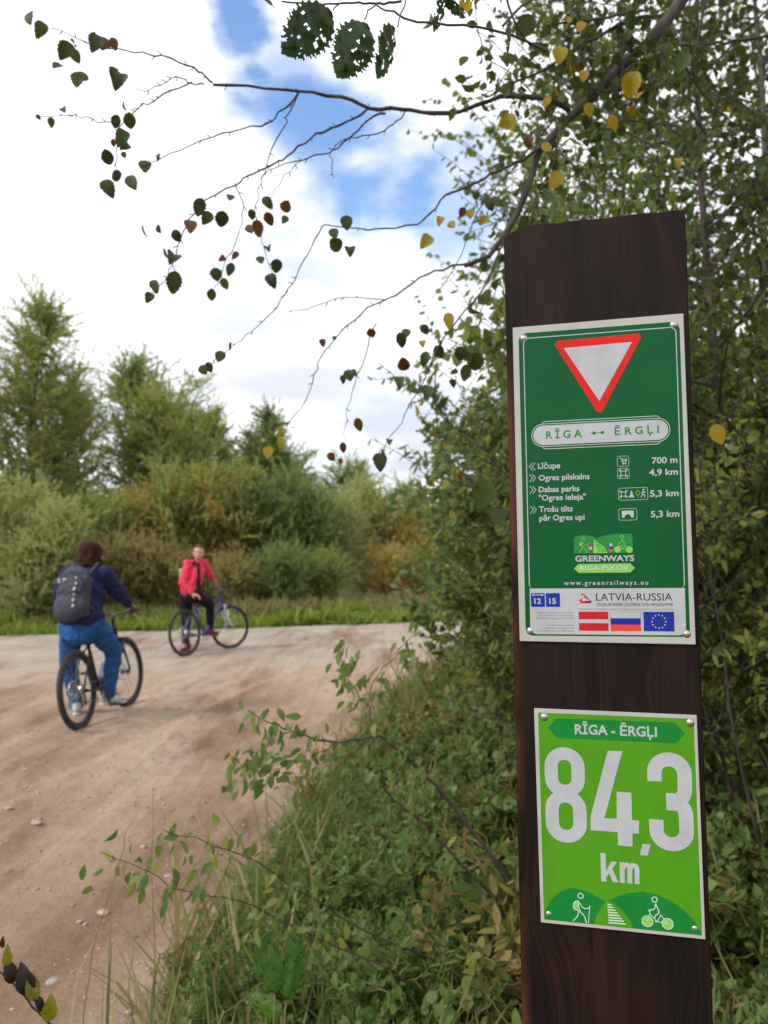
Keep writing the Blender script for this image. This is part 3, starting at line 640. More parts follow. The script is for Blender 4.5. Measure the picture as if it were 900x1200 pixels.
A.put('pictogram', *fanp([(22.6, -333.2), (35.2, -333.2), (35.2, -340.8), (32.4, -340.8), (31.8, -338.8), (30.4, -337.4), (28.9, -336.9), (27.4, -337.4), (26.0, -338.8), (25.4, -340.8), (22.6, -340.8)]), P_white, 3, 'small bridge pictogram')
def hiker(x, z, s):   # x,z of the feet line centre; s = height
    h = s/30.
    q = lambda a, b: (x+a*h, z+b*h)
    return merge(ribbon(circ(*q(.5, 27), 2.6*h, 14), .9*h, True), ribbon([q(-2, 22), q(-1.5, 12), q(4, 7), q(5.5, 0)], 1.0*h, sm=1), ribbon([q(-1.5, 12), q(-3, 6), q(-8, 1)], 1.0*h, sm=1), ribbon([q(-1.6, 21), q(3, 14), q(9, 15.5)], .9*h, sm=1), ribbon([q(9.5, 18), q(7.5, 0)], .8*h)), ribbon([q(-2.2, 22), q(-6.5, 20), q(-7.2, 13), q(-2, 12)], 1.0*h, sm=1), fanp([q(-2.6, 21), q(-6, 19.4), q(-6.8, 14), q(-2.4, 12.8)])
def cyclist(x, z, s):
    h = s/30.; q = lambda a, b: (x+a*h, z+b*h)
    wl = merge(fanp(circ(*q(-9.5, 5.5), 5.2*h, 22)), fanp(circ(*q(9.5, 4.8), 5.2*h, 22)))
    ln = merge(ribbon(circ(*q(-9.5, 5.5), 5.2*h, 22), .8*h, True), ribbon(circ(*q(9.5, 4.8), 5.2*h, 22), .8*h, True), ribbon([q(-9.5, 5.5), q(-6.5, 15), q(-8.5, 16.5)], .8*h), ribbon([q(-7, 13), q(0, 6), q(9.5, 4.8)], .8*h), ribbon([q(0, 6), q(3.4, 13), q(9.5, 4.8)], .8*h),
               ribbon(circ(*q(-2, 27.3), 2.5*h, 14), .9*h, True), ribbon([q(-1.5, 23.5), q(2.6, 14.5), q(-3, 11.5), q(-1.2, 5)], 1.0*h, sm=1), ribbon([q(-1.6, 22.8), q(-2.2, 17.5), q(-8, 16.6)], .9*h, sm=1))
    return ln, wl
# project logo
A.put('logo_hill', *fanp([(-30, -379.6), (-30, -361.5), (-22, -359.0), (-12, -360), (-5, -363.2), (2, -360.4), (14, -358.4), (33, -358.6), (33, -379.6)]), P_mg, 2)
A.put('logo_track', *fanp([(-9, -379.6), (-8.2, -364.6), (-3, -368), (3, -373), (6.2, -379.6)]), P_lime, 3)
A.put('logo_rail', *merge(*[ribbon([(-7.6+i*.7, -367.6-i*2), (-2.4+i*1.5, -367.6-i*2)], .7) for i in range(6)]), P_mg, 4)
hl, hb, hf = hiker(-20, -379.4, 18)
A.put('pictogram', *hl, P_lime, 4, 'small hiker pictogram'); A.put('pictogram', *merge(hf), P_lime, 4, 'rucksack of the small hiker')
cl, cw = cyclist(23.2, -379.4, 19.5)
A.put('pictogram', *cw, P_lg2, 3, 'wheels of the small cyclist'); A.put('pictogram', *cl, P_lime, 4, 'small cyclist pictogram')
for i, m in enumerate((P_mar, P_white, P_mar)): A.rect('flag_post', -13.2, -379-0+(-(-9.6))+(-i-1)*3.3+.4, -10.4, -379+9.6+(-i)*3.3+.4, m, 4)
for i, m in enumerate((P_white, P_blue, P_orange)): A.rect('flag_post', 8.6, -379+9.6+(-i-1)*3.3+.4, 11.4, -379+9.6+(-i)*3.3+.4, m, 4)
A.text('GREENWAYS', -29, 34.3, -388.6, 6.2, P_white, 3, .03)
A.polyg('logo_arrow', [(-30.6, -396.4), (-25.4, -391.4), (29.6, -391.2), (34.8, -396.4), (29.8, -401.4), (-25.4, -401.4)], P_lg2, 3)
A.text('RIGA-PSKOV', -24, 28, -398.6, 5.2, P_pale, 4, .0)
A.text('www.greenrailways.eu', -41.8, 48, -414.9, 5.0, P_white, 3, .012, space=1.35)
# white field print
A.rect('route_number', -78.8, -439.2, -63.4, -423.8, P_blue, 4); A.rect('route_number', -62.2, -439.2, -46.8, -423.8, P_blue, 4)
A.text('12', -75.2, -67.6, -435.6, 6.0, P_white, 5, .03); A.text('15', -58.6, -51.0, -435.6, 6.0, P_white, 5, .03)
A.put('arrow_symbol', *merge(ribbon([(-76.5, -425.8), (-66, -425.8)], .9), fanp([(-78.2, -425.8), (-75.4, -424.2), (-75.4, -427.4)]), fanp([(-64.2, -425.8), (-67, -424.2), (-67, -427.4)])), P_white, 5)
A.text('LATVIA-RUSSIA', -7.6, 72.6, -432.2, 8.0, P_black, 4, .0)
A.text('CROSS-BORDER COOPERATION PROGRAMME', -7.6, 73.2, -438.2, 3.4, P_black, 4, -.004)
A.text('CO-FUNDED BY THE EUROPEAN UNION, THE REPUBLIC OF LATVIA AND THE RUSSIAN FEDERATION', -26.6, 74, -442.6, 1.5, P_grey, 4)
for i, tx in enumerate(('Financed with the financial support', 'of Latvia-Russia Cross-Border', 'Cooperation Programme 2014-2020')): A.text(tx, -72+i*.3-(2 if i == 2 else 0), -32, -446.4-3.2*i, 1.7, P_grey, 4)
for i, tx in enumerate(('Ar Latvijas-Krievijas pārrobežu', 'sadarbības programmas', '2014.-2020. gadam finansiālu atbalstu')): A.text(tx, (-62, -64, -73)[i], -32, -460.4-3.2*i, 1.7, P_grey, 4)
rj = random.Random(8)
eR, eB = [], []
for i in range(15):
    x = -25+rj.random()*13; z = -434+rj.random()*(9 if i < 10 else 3); s = rj.uniform(1.0, 2.2); a = rj.random()*6
    (eB if (x > -17 and rj.random() < .6) else eR).append(fanp([(x+s*math.cos(a), z+s*math.sin(a)), (x+s*math.cos(a+2), z+s*math.sin(a+2)), (x+s*math.cos(a+4), z+s*math.sin(a+4))]))
A.put('emblem', *merge(*eR, fanp([(-25.6, -435.2), (-18, -432), (-12, -435.2)])), P_red, 4); A.put('emblem', *merge(*eB), P_blue, 4.6)
def flag(x0, x1, cols, label):
    z1, z0 = -444.6, -465.4; n = len(cols); V = []; F = []; ms = []
    A.put('flag_rim', *fanp([(x0-.25, z0-.25), (x1+.25, z0-.25), (x1+.25, z1+.25), (x0-.25, z1+.25)]), P_grey, 4)
    zz = z1
    for m, h in cols: A.rect('flag_band', x0, zz-h*(z1-z0), x1, zz, m, 5, label); zz -= h*(z1-z0)
flag(-26.6, 4.7, ((P_mar, .4), (P_white, .2), (P_mar, .4)), None)
flag(7.4, 38.9, ((P_white, .334), (P_blue, .333), (P_orange, .333)), None)
flag(42.2, 73.6, ((P_blue, 1.),), None)
st = []
for k in range(12):
    a = k*math.pi/6; cx, cz = 57.9+7.2*math.cos(a), -455+7.2*math.sin(a)
    st.append(fanp([(cx+(1.15 if j % 2 == 0 else .45)*math.cos(math.pi/2+j*math.pi/5), cz+(1.15 if j % 2 == 0 else .45)*math.sin(math.pi/2+j*math.pi/5)) for j in range(10)]))
A.put('flag_stars', *merge(*st), P_yel, 6)
for x, z in ((-79.8, -131.5), (83.6, -129.2), (-80.4, -466.5), (86.2, -468.3)): screw(s1, x, z, YS, 0)

s2 = plate('distance_sign', [(-76.6, -788.2), (94.6, -790.3), (93.6, -555.2), (-78.4, -553.0)], .0028, YS, 'light green distance sign with large white figures 84,3 km, below the route sign', P_edge)
B = Sg(s2, YS)
B.polyg('green_field', [(-73.2, -784.4), (91.3, -786.4), (90.2, -559.0), (-74.0, -557.4)], P_lg, 1)
B.polyg('arrow_banner', [(-63.6, -573.8), (-54.4, -563.2), (70.6, -563.4), (81.2, -574.7), (71.1, -585.6), (-54, -584.9)], P_hill, 2)
B.text('RĪGA - ĒRGĻI', -34.4, 52.2, -579.3, 10.2, P_white, 3, .026)
def arc(cx, cz, rx, rz, a0, a1, n=12): return [(cx+rx*math.cos(rad(a0+(a1-a0)*k/n)), cz+rz*math.sin(rad(a0+(a1-a0)*k/n))) for k in range(n+1)]
def oval_ring(cx, z0, z1, wd, st_):
    r = wd/2; return ring(rr(cx-r, z0, cx+r, z1, r-.5, 10), rr(cx-r+st_, z0+st_*.95, cx+r-st_, z1-st_*.95, r-st_-.3, 10))
v, f_ = oval_ring(-46.6, -649.5, -594.9, 43.4, 14.4); B.put('numeral', v, f_, P_white, 2.0)
v, f_ = oval_ring(-46.4, -699.0, -641.5, 44.6, 14.6); B.put('numeral', v, f_, P_white, 2.6)
B.put('numeral', [(0.2, -596.7), (15.7, -596.4), (-5.4, -669.9), (7.8, -669.6), (8.3, -640.4), (23.7, -640.8), (23.6, -670.0), (30.8, -670.3), (30.4, -684.3), (23.8, -684.1), (23.2, -698.6), (8.2, -698.2), (8.2, -684.0), (-20.4, -683.7), (-20.0, -668.6)],
      [(0, 14, 2, 1), (14, 13, 12, 3, 2), (3, 12, 11, 10, 9, 8, 7, 6), (3, 6, 5, 4)], P_white, 2)
c3 = [(48.2, -627)]+arc(63.6, -617.5, 15.4, 14.4, 180, 0, 16)+[(79.0, -630)]+arc(70.5, -632.5, 8.5, 14.0, 0, -90, 8)+[(59.5, -646.5)]
B.put('numeral', *ribbon(c3, 14.8), P_white, 2.0)
c3 = [(59.5, -650.0)]+arc(70.8, -663.5, 8.5, 13.6, 90, 0, 8)+[(79.3, -666)]+arc(64, -679, 15.3, 14.0, 0, -180, 16)+[(48.7, -667.8)]
B.put('numeral', *ribbon(c3, 14.8), P_white, 2.6)
B.polyg('comma', [(33.6, -694.6), (42.2, -694.8), (38.6, -707.0), (30.6, -706.8)], P_white, 2)
# 'km'
kz = -738.
B.put('numeral', *merge(fanp([(-10.6, kz), (-5.2, kz), (-5.2, kz+30.6), (-10.6, kz+30.6)])), P_white, 2)
B.put('numeral', *merge(fanp([(-6.5, kz+9.5), (1.0, kz+22), (6.6, kz+22), (-5.5, kz+4)]), ), P_white, 2.3)
B.put('numeral', *merge(fanp([(-2.8, kz+12.2), (1.0, kz+15.2), (7.6, kz), (1.6, kz)])), P_white, 2.6)
B.put('numeral', *merge(fanp([(9.2, kz), (14.2, kz), (14.2, kz+22), (9.2, kz+22)])), P_white, 2)
B.put('numeral', *merge(ribbon([(12.5, kz+15)]+arc(16.2, kz+16.0, 3.6, 3.6, 150, 0, 8)+[(19.3, kz)], 5.0)), P_white, 2.3)
B.put('numeral', *merge(ribbon([(20.2, kz+15)]+arc(23.6, kz+16.0, 3.6, 3.6, 150, 0, 8)+[(27.0, kz)], 5.0)), P_white, 2.6)
B.put('hill', *fanp([(-72.6, -784.2), (-72.2, -776)]+[(x, z) for x, z in ((-66, -764), (-56, -753.5), (-45, -748), (-36, -747.8), (-24, -750.8), (-14, -756), (-6, -759.6), (6, -753), (18, -748.2), (32, -745.8), (46, -747), (60, -752.4), (74, -762), (84, -772), (90.6, -783))]+[(90.6, -786.2)]), P_hill, 2)
B.put('track', *fanp([(-20, -784.8), (-16, -774), (-10, -764), (-5, -758.2), (3, -761.5), (12, -768.5), (18.6, -777), (21.4, -785.2)]), P_lg, 3)
B.put('rail_sleepers', *merge(*[ribbon([(-5+i*.15, -762.2-i*2.75), (-.6+i*2.1, -762.2-i*2.75)], 1.35) for i in range(8)]), P_pale, 4)
hl, hb, hf = hiker(-33.5, -784.2, 32)
B.put('pictogram', *hf, P_lime, 3, 'light green rucksack of the hiker'); B.put('pictogram', *merge(hl, hb), P_pale, 4, 'white line drawing of a hiker with a stick')
cl, cw = cyclist(46.6, -782.4, 32.5)
B.put('pictogram', *cw, P_lime, 3, 'light green wheels of the bicycle'); B.put('pictogram', *cl, P_pale, 4, 'white line drawing of a cyclist')
for x, z in ((-67.4, -562.4), (86.8, -563.4), (-67.9, -778.2), (84.3, -780.0)): screw(s2, x, z, YS, 0)

# ================================================================== bicycles
M_tyre = mat('rubber_tyre', (.022, .022, .024), .85, build=lambda t, b: (t.links.new(ramp(t, nz(t, 60, 4), [(.35, (.018, .018, .02)), (.7, (.05, .046, .042))]), b.inputs['Base Color'])))
M_black = mat('black_paint', (.015, .015, .018), .35); M_grey = mat('grey_paint', (.10, .10, .12), .4); M_alu = mat('brushed_aluminium', (.6, .6, .62), .35, 1)
M_purple = mat('purple_paint', (.05, .035, .20), .3); M_forkw = mat('silver_white_paint', (.62, .62, .66), .35)
M_spoke = mat('spoke_steel', (.35, .35, .36), .4, .8)
def wheel(root, c, R, tw_, steer, rimm):
    """wheel in the bike's y-z plane at c, turned by steer about the vertical"""
    Rz = Matrix.Rotation(steer, 3, 'Z'); c = Vector(c)
    P = lambda a, r, x=0: c+Rz @ Vector((x, r*math.cos(a), r*math.sin(a)))
    n = 56; b_ = MB(); b_.tube([P(2*math.pi*k/n, R-tw_/2) for k in range(n)], tw_/2, 10, closed=True)
    for k in range(n):
        for sx_ in (-1, 1): b_.box(P(2*math.pi*(k+.5*(sx_ > 0))/n, R-.001, sx_*tw_*.2), (tw_*.28, .012, .008), Rz @ Matrix.Rotation(2*math.pi*k/n, 3, 'X'))
    wo = empty('wheel', (0, 0, 0)); wo.parent = root
    b_.build('tyre', M_tyre, wo)
    b_ = MB(); b_.tube([P(2*math.pi*k/n, R-tw_*1.05) for k in range(n)], .011, 8, closed=True); b_.build('rim', rimm, wo)
    b_ = MB(); b_.tube([c+Rz @ Vector((-.05, 0, 0)), c+Rz @ Vector((.05, 0, 0))], .018, 12); b_.tube([c+Rz @ Vector((-.035, 0, 0)), c+Rz @ Vector((-.03, 0, 0))], .03, 16); b_.tube([c+Rz @ Vector((.03, 0, 0)), c+Rz @ Vector((.035, 0, 0))], .03, 16); b_.build('hub', M_grey, wo)
    b_ = MB()
    for k in range(28):
        a = 2*math.pi*k/28; s_ = (1 if k % 2 else -1); a2 = a+(.9 if k % 4 < 2 else -.9)
        b_.tube([P(a2, .028, s_*.03), P(a, R-tw_*1.05)], .0013, 4, False)
    b_.build('spokes', M_spoke, wo)
    b_ = MB(); b_.tube([P(2*math.pi*k/24, .08, -.04) for k in range(24)], .006, 4, closed=True)
    for k in range(6): b_.tube([P(k*1.047, .02, -.04), P(k*1.047+.5, .078, -.04)], .003, 4)
    b_.build('brake_disc', M_alu, wo)
    return wo
def bicycle(loc, heading, lean, label, frame_m, fork_m, tyre_w, steer, crank_deg, bw=1.0, sus=False):
    root = empty('bicycle', loc, 0, label=label, cat='bicycle', group=None)
    root.rotation_euler = (Matrix.Rotation(-heading, 4, 'Z') @ Matrix.Rotation(-lean, 4, 'Y')).to_euler()
    R = .350; wb = 1.07
    A_, B_ = Vector((0, 0, R)), Vector((0, wb, R)); bb = Vector((0, .43, .285)); st_t = Vector((0, .27, .78)); hb = Vector((0, .93, .72)); ht = Vector((0, .885, .86))
    wheel(root, A_, R, tyre_w, 0, M_black)
    b_ = MB(); b_.tube([bb, st_t], .016, 10); b_.tube([st_t-Vector((0, -.03, .06)), ht-Vector((0, 0, .03))], .018, 10); b_.tube([bb, hb+Vector((0, 0, .02))], .024, 10); b_.tube([hb, ht], .021, 12)
    for s_ in (-1, 1):
        b_.tube([bb+Vector((s_*.03, -.02, 0)), Vector((s_*.05, .2, .30)), A_+Vector((s_*.062, 0, 0))], [.011, .010, .009], 8)
        b_.tube([st_t+Vector((s_*.012, .02, -.08)), Vector((s_*.04, .2, .62)), A_+Vector((s_*.062, 0, 0))], [.009, .009, .008], 8)
    b_.tube([bb-Vector((.036, 0, 0)), bb+Vector((.036, 0, 0))], .022, 14)
    b_.build('frame', frame_m, root)
    b_ = MB(); sp = st_t+(st_t-bb).normalized()*.13; b_.tube([st_t-(st_t-bb).normalized()*.05, sp], .0135, 10); b_.build('seat_post', M_black, root)
    b_ = MB(); b_.cap(sp+Vector((0, -.10, .03)), sp+Vector((0, .02, .03)), .072, .045, 14, ((0, 0, 1), .4)); b_.cap(sp+Vector((0, 0, .032)), sp+Vector((0, .15, .03)), .045, .018, 12, ((0, 0, 1), .5)); b_.build('saddle', M_black, root)
    # steering assembly
    ax = (ht-hb).normalized(); Rs = Matrix.Rotation(steer, 3, ax); piv = hb
    S_ = lambda p: piv+Rs @ (Vector(p)-piv)
    fw = S_(B_)
    wo = wheel(root, fw, R, tyre_w, steer, M_black)
    b_ = MB()
    for s_ in (-1, 1): b_.tube([S_(hb+Vector((s_*.055, .0, -.02))), S_(hb+Vector((s_*.06, .03, -.17)))], .017 if sus else .013, 10); b_.tube([S_(hb+Vector((s_*.06, .03, -.13))), S_(B_+Vector((s_*.06, -.01, .02)))], [.022 if sus else .013, .018 if sus else .010], 10)
    b_.box(S_(hb+Vector((0, .005, -.02))), (.15, .035, .035), Rs); b_.tube([S_(hb-ax*.02), S_(ht+ax*.02)], .016, 10)
    if sus: b_.tube([S_(hb+Vector((-.062, .06, -.17))), S_(hb+Vector((0, .10, -.10))), S_(hb+Vector((.062, .06, -.17)))], .012, 8)
    b_.build('fork', fork_m, root)
    top = ht+ax*.05+Vector((0, .07, .04)); b_ = MB(); b_.tube([S_(ht), S_(ht+ax*.05), S_(top)], [.018, .018, .016], 10); b_.build('stem', M_black, root)
    b_ = MB(); g0 = [top+Vector((x, -.06*abs(x/.31)**1.5, .03*abs(x/.31))) for x in np.linspace(-.31*bw, .31*bw, 11)]
    b_.tube([S_(p) for p in g0], .0125, 10); hbar = b_.build('handlebar', M_black, root)
    for s_ in (-1, 1):
        b_ = MB(); b_.tube([S_(top+Vector((s_*.20*bw, -.035, .022))), S_(top+Vector((s_*.325*bw, -.062, .03)))], .0165, 12); b_.build('grip', M_tyre, hbar)
        b_ = MB(); b_.tube([S_(top+Vector((s_*.18, -.02, .015))), S_(top+Vector((s_*.20, .04, -.005))), S_(top+Vector((s_*.29, .03, -.015)))], .005, 6); b_.box(S_(top+Vector((s_*.17, -.01, .0))), (.03, .03, .03)); b_.build('brake_lever', M_grey, hbar)
    b_ = MB(); b_.tube([S_(top+Vector((.12, 0, 0))), S_(top+Vector((.10, .14, -.04))), S_(hb+Vector((.03, .08, .0)))], .0025, 5); b_.tube([S_(top+Vector((-.12, 0, 0))), S_(top+Vector((-.08, .15, -.03))), S_(hb+Vector((-.03, .08, .05)))], .0025, 5); b_.build('cable', M_black, root)
    # drivetrain
    cr = MB(); a = rad(crank_deg); dv = Vector((0, math.cos(a), math.sin(a)))*.17
    cr.tube([bb+Vector((.055, 0, 0)), bb+Vector((.075, 0, 0))+dv], [.013, .009], 8); cr.tube([bb-Vector((.055, 0, 0)), bb-Vector((.075, 0, 0))-dv], [.013, .009], 8); cr.tube([bb-Vector((.06, 0, 0)), bb+Vector((.06, 0, 0))], .012, 10)
    co = cr.build('crank', M_black, root)
    for s_, d_ in ((1, dv), (-1, -dv)): pb = MB(); pb.box(bb+Vector((s_*.125, 0, 0))+d_, (.085, .085, .018)); pb.tube([bb+Vector((s_*.07, 0, 0))+d_, bb+Vector((s_*.16, 0, 0))+d_], .006, 8); pb.build('pedal', M_black, co)
    b_ = MB()
    for rr_, n in ((.085, 32),):
        b_.tube([bb+Vector((.05, rr_*math.cos(2*math.pi*k/n), rr_*math.sin(2*math.pi*k/n))) for k in range(n)], .005, 5, closed=True)
    for k in range(5): b_.tube([bb+Vector((.05, 0, 0)), bb+Vector((.05, .083*math.cos(k*1.257), .083*math.sin(k*1.257)))], .008, 5)
    b_.build('chainring', M_grey, root)
    b_ = MB(); b_.tube([A_+Vector((.035, 0, 0)), A_+Vector((.052, 0, 0))], [.05, .028], 20); b_.build('cassette', M_alu, root)
    b_ = MB(); b_.tube([bb+Vector((.05, 0, .086)), A_+Vector((.048, 0, .038))], .004, 5); b_.tube([bb+Vector((.05, 0, -.086)), A_+Vector((.045, .02, -.12))], .004, 5); b_.build('chain', M_grey, root)
    b_ = MB(); b_.tube([A_+Vector((.06, .0, -.02)), A_+Vector((.055, .015, -.07)), A_+Vector((.05, .03, -.125))], .010, 8); b_.tube([A_+Vector((.045, .03, -.125)), A_+Vector((.055, .03, -.125))], .02, 12); b_.build('derailleur', M_black, root)
    return root, (Matrix.Translation(Vector(loc)) @ Matrix.Rotation(-heading, 4, 'Z') @ Matrix.Rotation(-lean, 4, 'Y'))

bike1, X1 = bicycle((-2.70, 7.08, .0), rad(4.0), rad(6.5), 'black mountain bicycle with wide tyres under the rider in blue jeans', M_black, M_black, .054, rad(-6), -75, bw=.84)
bike2, X2 = bicycle((-2.97, 11.87, .0), rad(27), rad(5), 'purple bicycle with silver suspension fork under the rider in the red jacket', M_purple, M_forkw, .040, rad(-22), 5, sus=True)
# bottle in the frame of the near bicycle
bt = MB(); q = lambda y, z: X1 @ Vector((0, y, z))
bt.tube([q(.50, .37), q(.505, .375), q(.60, .50), q(.615, .52), q(.63, .54), q(.64, .555)], [.03, .036, .036, .030, .016, .012], 16)
bo = bt.build('water_bottle', mat('clear_grey_plastic', (.55, .56, .6), .25), None); tag(bo, 'pale plastic drinking bottle held in the frame of the black bicycle', 'bottle')
bc = MB(); bc.tube([q(.63, .54), q(.65, .57)], .018, 12)

# ================================================================== riders
def skinb(t, b):
    n = nz(t, 14, 4); t.links.new(ramp(t, n, [(.3, (.44, .21, .15)), (.7, (.56, .30, .22))]), b.inputs['Base Color']); b.inputs['Subsurface Weight'].default_value = .08; b.inputs['Subsurface Radius'].default_value = (.02, .008, .004)
M_skin = mat('skin', (.6, .34, .26), .55, build=skinb)
def hairb(c1, c2):
    def bd(t, b):
        n = nz(t, 40, 4, stretch=(1, 1, .12)); t.links.new(ramp(t, n, [(.35, c1), (.7, c2)]), b.inputs['Base Color']); bump(t, b, n, .6, .01)
    return bd
M_hair1 = mat('dark_red_brown_hair', (.05, .015, .01), .75, spec=.15, build=hairb((.014, .005, .005), (.065, .016, .012)))
M_hair2 = mat('dark_hair', (.05, .03, .02), .7, spec=.15, build=hairb((.05, .03, .022), (.12, .08, .06)))
M_navy = fabric('navy_knit', (.022, .025, .088), .3, 70, .95); M_jeans = fabric('blue_denim', (.024, .100, .29), .2, 30); M_shoew = fabric('white_trainer', (.52, .53, .52), .15, 40, .6)
M_pink = fabric('red_pink_jacket', (.66, .035, .085), .2, 45, .6); M_blackf = fabric('black_fabric', (.012, .010, .012), .4, 50); M_shoep = fabric('dark_pink_trainer', (.10, .02, .03), .4, 40, .6); M_solep = mat('pink_sole', (.5, .03, .06), .7); M_solew = mat('white_sole', (.6, .6, .58), .7)
M_pack = fabric('slate_nylon', (.055, .060, .082), .3, 40, .7); M_mark = mat('white_print', (.6, .6, .62), .6); M_lip = mat('lips', (.42, .10, .09), .5); M_eye = mat('eye_white', (.7, .68, .66), .3); M_iris = mat('iris', (.03, .02, .015), .3)
def V3(*a): return Vector(a)
def limb(b_, pts, rs, flat=None):
    for (a, c), (r0, r1) in zip(zip(pts[:-1], pts[1:]), zip(rs[:-1], rs[1:])): b_.cap(a, c, r0, r1, 14, flat)
def hand(b_, wrist, dirn, palmn, curl, side, s=1.0):
    """palm plus four fingers of unequal length curling towards palmn, and a thumb from the side near the wrist"""
    d = Vector(dirn).normalized(); n_ = Vector(palmn); n_ = (n_-d*n_.dot(d)).normalized(); x = d.cross(n_)*side; w_ = Vector(wrist)
    for k in (-1.5, -.5, .5, 1.5): b_.cap(w_+d*.015*s+x*k*.012*s, w_+d*.085*s+x*k*.019*s, .014*s, .0125*s, 10)
    for k, ln in zip((-1.5, -.5, .5, 1.5), (.068, .078, .074, .058)):
        p = w_+d*.09*s+x*k*.0205*s; dd = d.copy(); r = .0088*s
        for j, fr_ in enumerate((.45, .32, .23)):
            a = curl[j]; dd = (dd*math.cos(a)+n_*math.sin(a)).normalized(); 
            nn = (n_-dd*n_.dot(dd)); p2 = p+dd*ln*fr_*s; b_.cap(p, p2, r, r*.93, 8); p = p2; r *= .93
            n_cur = nn
    p = w_+d*.03*s-x*.03*s; t1 = (d*.5-x*.7+n_*.5).normalized(); p2 = p+t1*.035*s; t2 = (d*.7+n_*.65-x*.15).normalized(); p3 = p2+t2*.03*s
    b_.cap(p, p2, .013*s, .0105*s, 8); b_.cap(p2, p3, .0105*s, .009*s, 8)
def headmesh(b_, c, yaw, tilt=0, s=1.0):
    """skull, jaw, nose, brow, ears; yaw = direction the face looks, measured from -Y towards +X"""
    R = Matrix.Rotation(yaw, 3, 'Z') @ Matrix.Rotation(tilt, 3, 'Y'); c = Vector(c); q = lambda x, y, z: c+R @ Vector((x*s, y*s, z*s))
    b_.ell(q(0, .012, .025), (.074*s, .094*s, .092*s), R, 20, 14)
    b_.ell(q(0, -.030, -.035), (.060*s, .058*s, .078*s), R, 18, 12)
    b_.ell(q(0, -.050, -.085), (.030*s, .028*s, .024*s), R, 12, 8)
    b_.cap(q(0, -.082, .006), q(0, -.100, -.034), .009*s, .0145*s, 10); b_.ell(q(-.012, -.090, -.040), (.008*s,)*3, R, 8, 6); b_.ell(q(.012, -.090, -.040), (.008*s,)*3, R, 8, 6)
    b_.ell(q(0, -.080, -.066), (.023*s, .010*s, .010*s), R, 10, 8)
    for s_ in (-1, 1):
        b_.ell(q(s_*.074, .012, -.010), (.011*s, .020*s, .032*s), R, 10, 8); b_.ell(q(s_*.036, -.062, -.025), (.024*s, .02*s, .022*s), R, 10, 8); b_.cap(q(s_*.014, -.080, .022), q(s_*.05, -.066, .024), .008*s, .007*s, 8)
    return q, R
def shoe(name, heel, toe, up, m, sm, parent, s=1.0):
    h, t_ = Vector(heel), Vector(toe); d = (t_-h).normalized(); u = Vector(up); u = (u-d*u.dot(d)).normalized(); x = d.cross(u)
    b_ = MB(); b_.cap(h+u*.055, h+u*.04+d*.12, .038, .042, 12); b_.cap(h+u*.045+d*.1, t_+u*.035-d*.03, .042, .034, 12); b_.cap(h+u*.06, h+u*.10+d*.02, .038, .042, 12)
    o = b_.remeshed(name, m, parent, .006, 4)
    b_ = MB(); b_.cap(h+u*.008-d*.005, t_+u*.008-d*.035, .036, .042, 14, (u, .34)); so_ = b_.build('sole', sm, None); unworld(so_, parent); return o

# ---- rider 1: navy jumper, blue jeans, seen from behind
p1 = empty('person', (-2.97, 7.72, 0), label='person with dark reddish hair in a navy jumper and blue jeans astride the black bicycle', cat='person', group='riders stopped on the dirt road')
hipR, hipL = V3(-2.70, 7.29, .93), V3(-2.875, 7.27, .93); kneR, kneL = V3(-2.60, 7.62, .62), V3(-3.02, 7.58, .50); ankR, ankL = V3(-2.655, 7.63, .235), V3(-2.995, 7.74, .10)
shR, shL = V3(-2.645, 7.42, 1.365), V3(-2.955, 7.40, 1.365); elR, elL = V3(-2.535, 7.56, 1.175), V3(-3.12, 7.58, 1.16)
gR = X1 @ Vector((.19, .915, 1.0)); gL = X1 @ Vector((-.205, .915, 1.0)); hc = V3(-2.79, 7.50, 1.55)
wrR = gR+V3(.0, -.085, .035); wrL = gL+V3(-.0, -.085, .035)
b_ = MB(); headmesh(b_, hc, rad(138), 0, 1.05); b_.cap(V3(-2.81, 7.46, 1.36), hc-V3(0, .0, .06), .05, .05)
b_.cap(V3(-2.85, 7.27, .98), V3(-2.81, 7.40, 1.28), .12, .11, 16, ((0, 1, 0), .75)); b_.cap(shR, shL, .06, .06)
for a in ((shR, elR, wrR), (shL, elL, wrL)): limb(b_, a, (.048, .038, .026))
for a in ((hipR, kneR, ankR), (hipL, kneL, ankL)): limb(b_, a, (.085, .058, .042))
b_.cap(ankR, ankR+V3(.07, .10, -.05), .035, .03); b_.cap(ankL, ankL+V3(-.03, .12, -.04), .035, .03)
hand(b_, wrR, V3(0, 1, -.25), V3(0, -.2, -1), (.9, 1.1, .9), 1); hand(b_, wrL, V3(0, 1, -.25), V3(0, -.2, -1), (.9, 1.1, .9), -1)
b_.remeshed('body', M_skin, p1, .006, 2)
b_ = MB(); b_.cap(V3(-2.80, 7.30, 1.04), V3(-2.80, 7.37, 1.20), .182, .182, 20, ((0, 1, 0), .85)); b_.cap(V3(-2.80, 7.36, 1.18), V3(-2.80, 7.42, 1.31), .198, .14, 20, ((0, 1, 0), .82)); b_.cap(shR+V3(-.02, 0, -.01), shL+V3(.02, 0, -.01), .092, .092); b_.cap(V3(-2.81, 7.42, 1.36), V3(-2.805, 7.45, 1.44), .10, .072)
b_.cap(V3(-2.83, 7.27, .985), V3(-2.75, 7.28, .985), .172, .172, 20, ((0, 0, 1), .62))
for a in ((shR, elR, wrR), (shL, elL, wrL)): limb(b_, a, (.088, .072, .042))
b_.remeshed('jumper', M_navy, p1, .008, 8, (.034, .085))
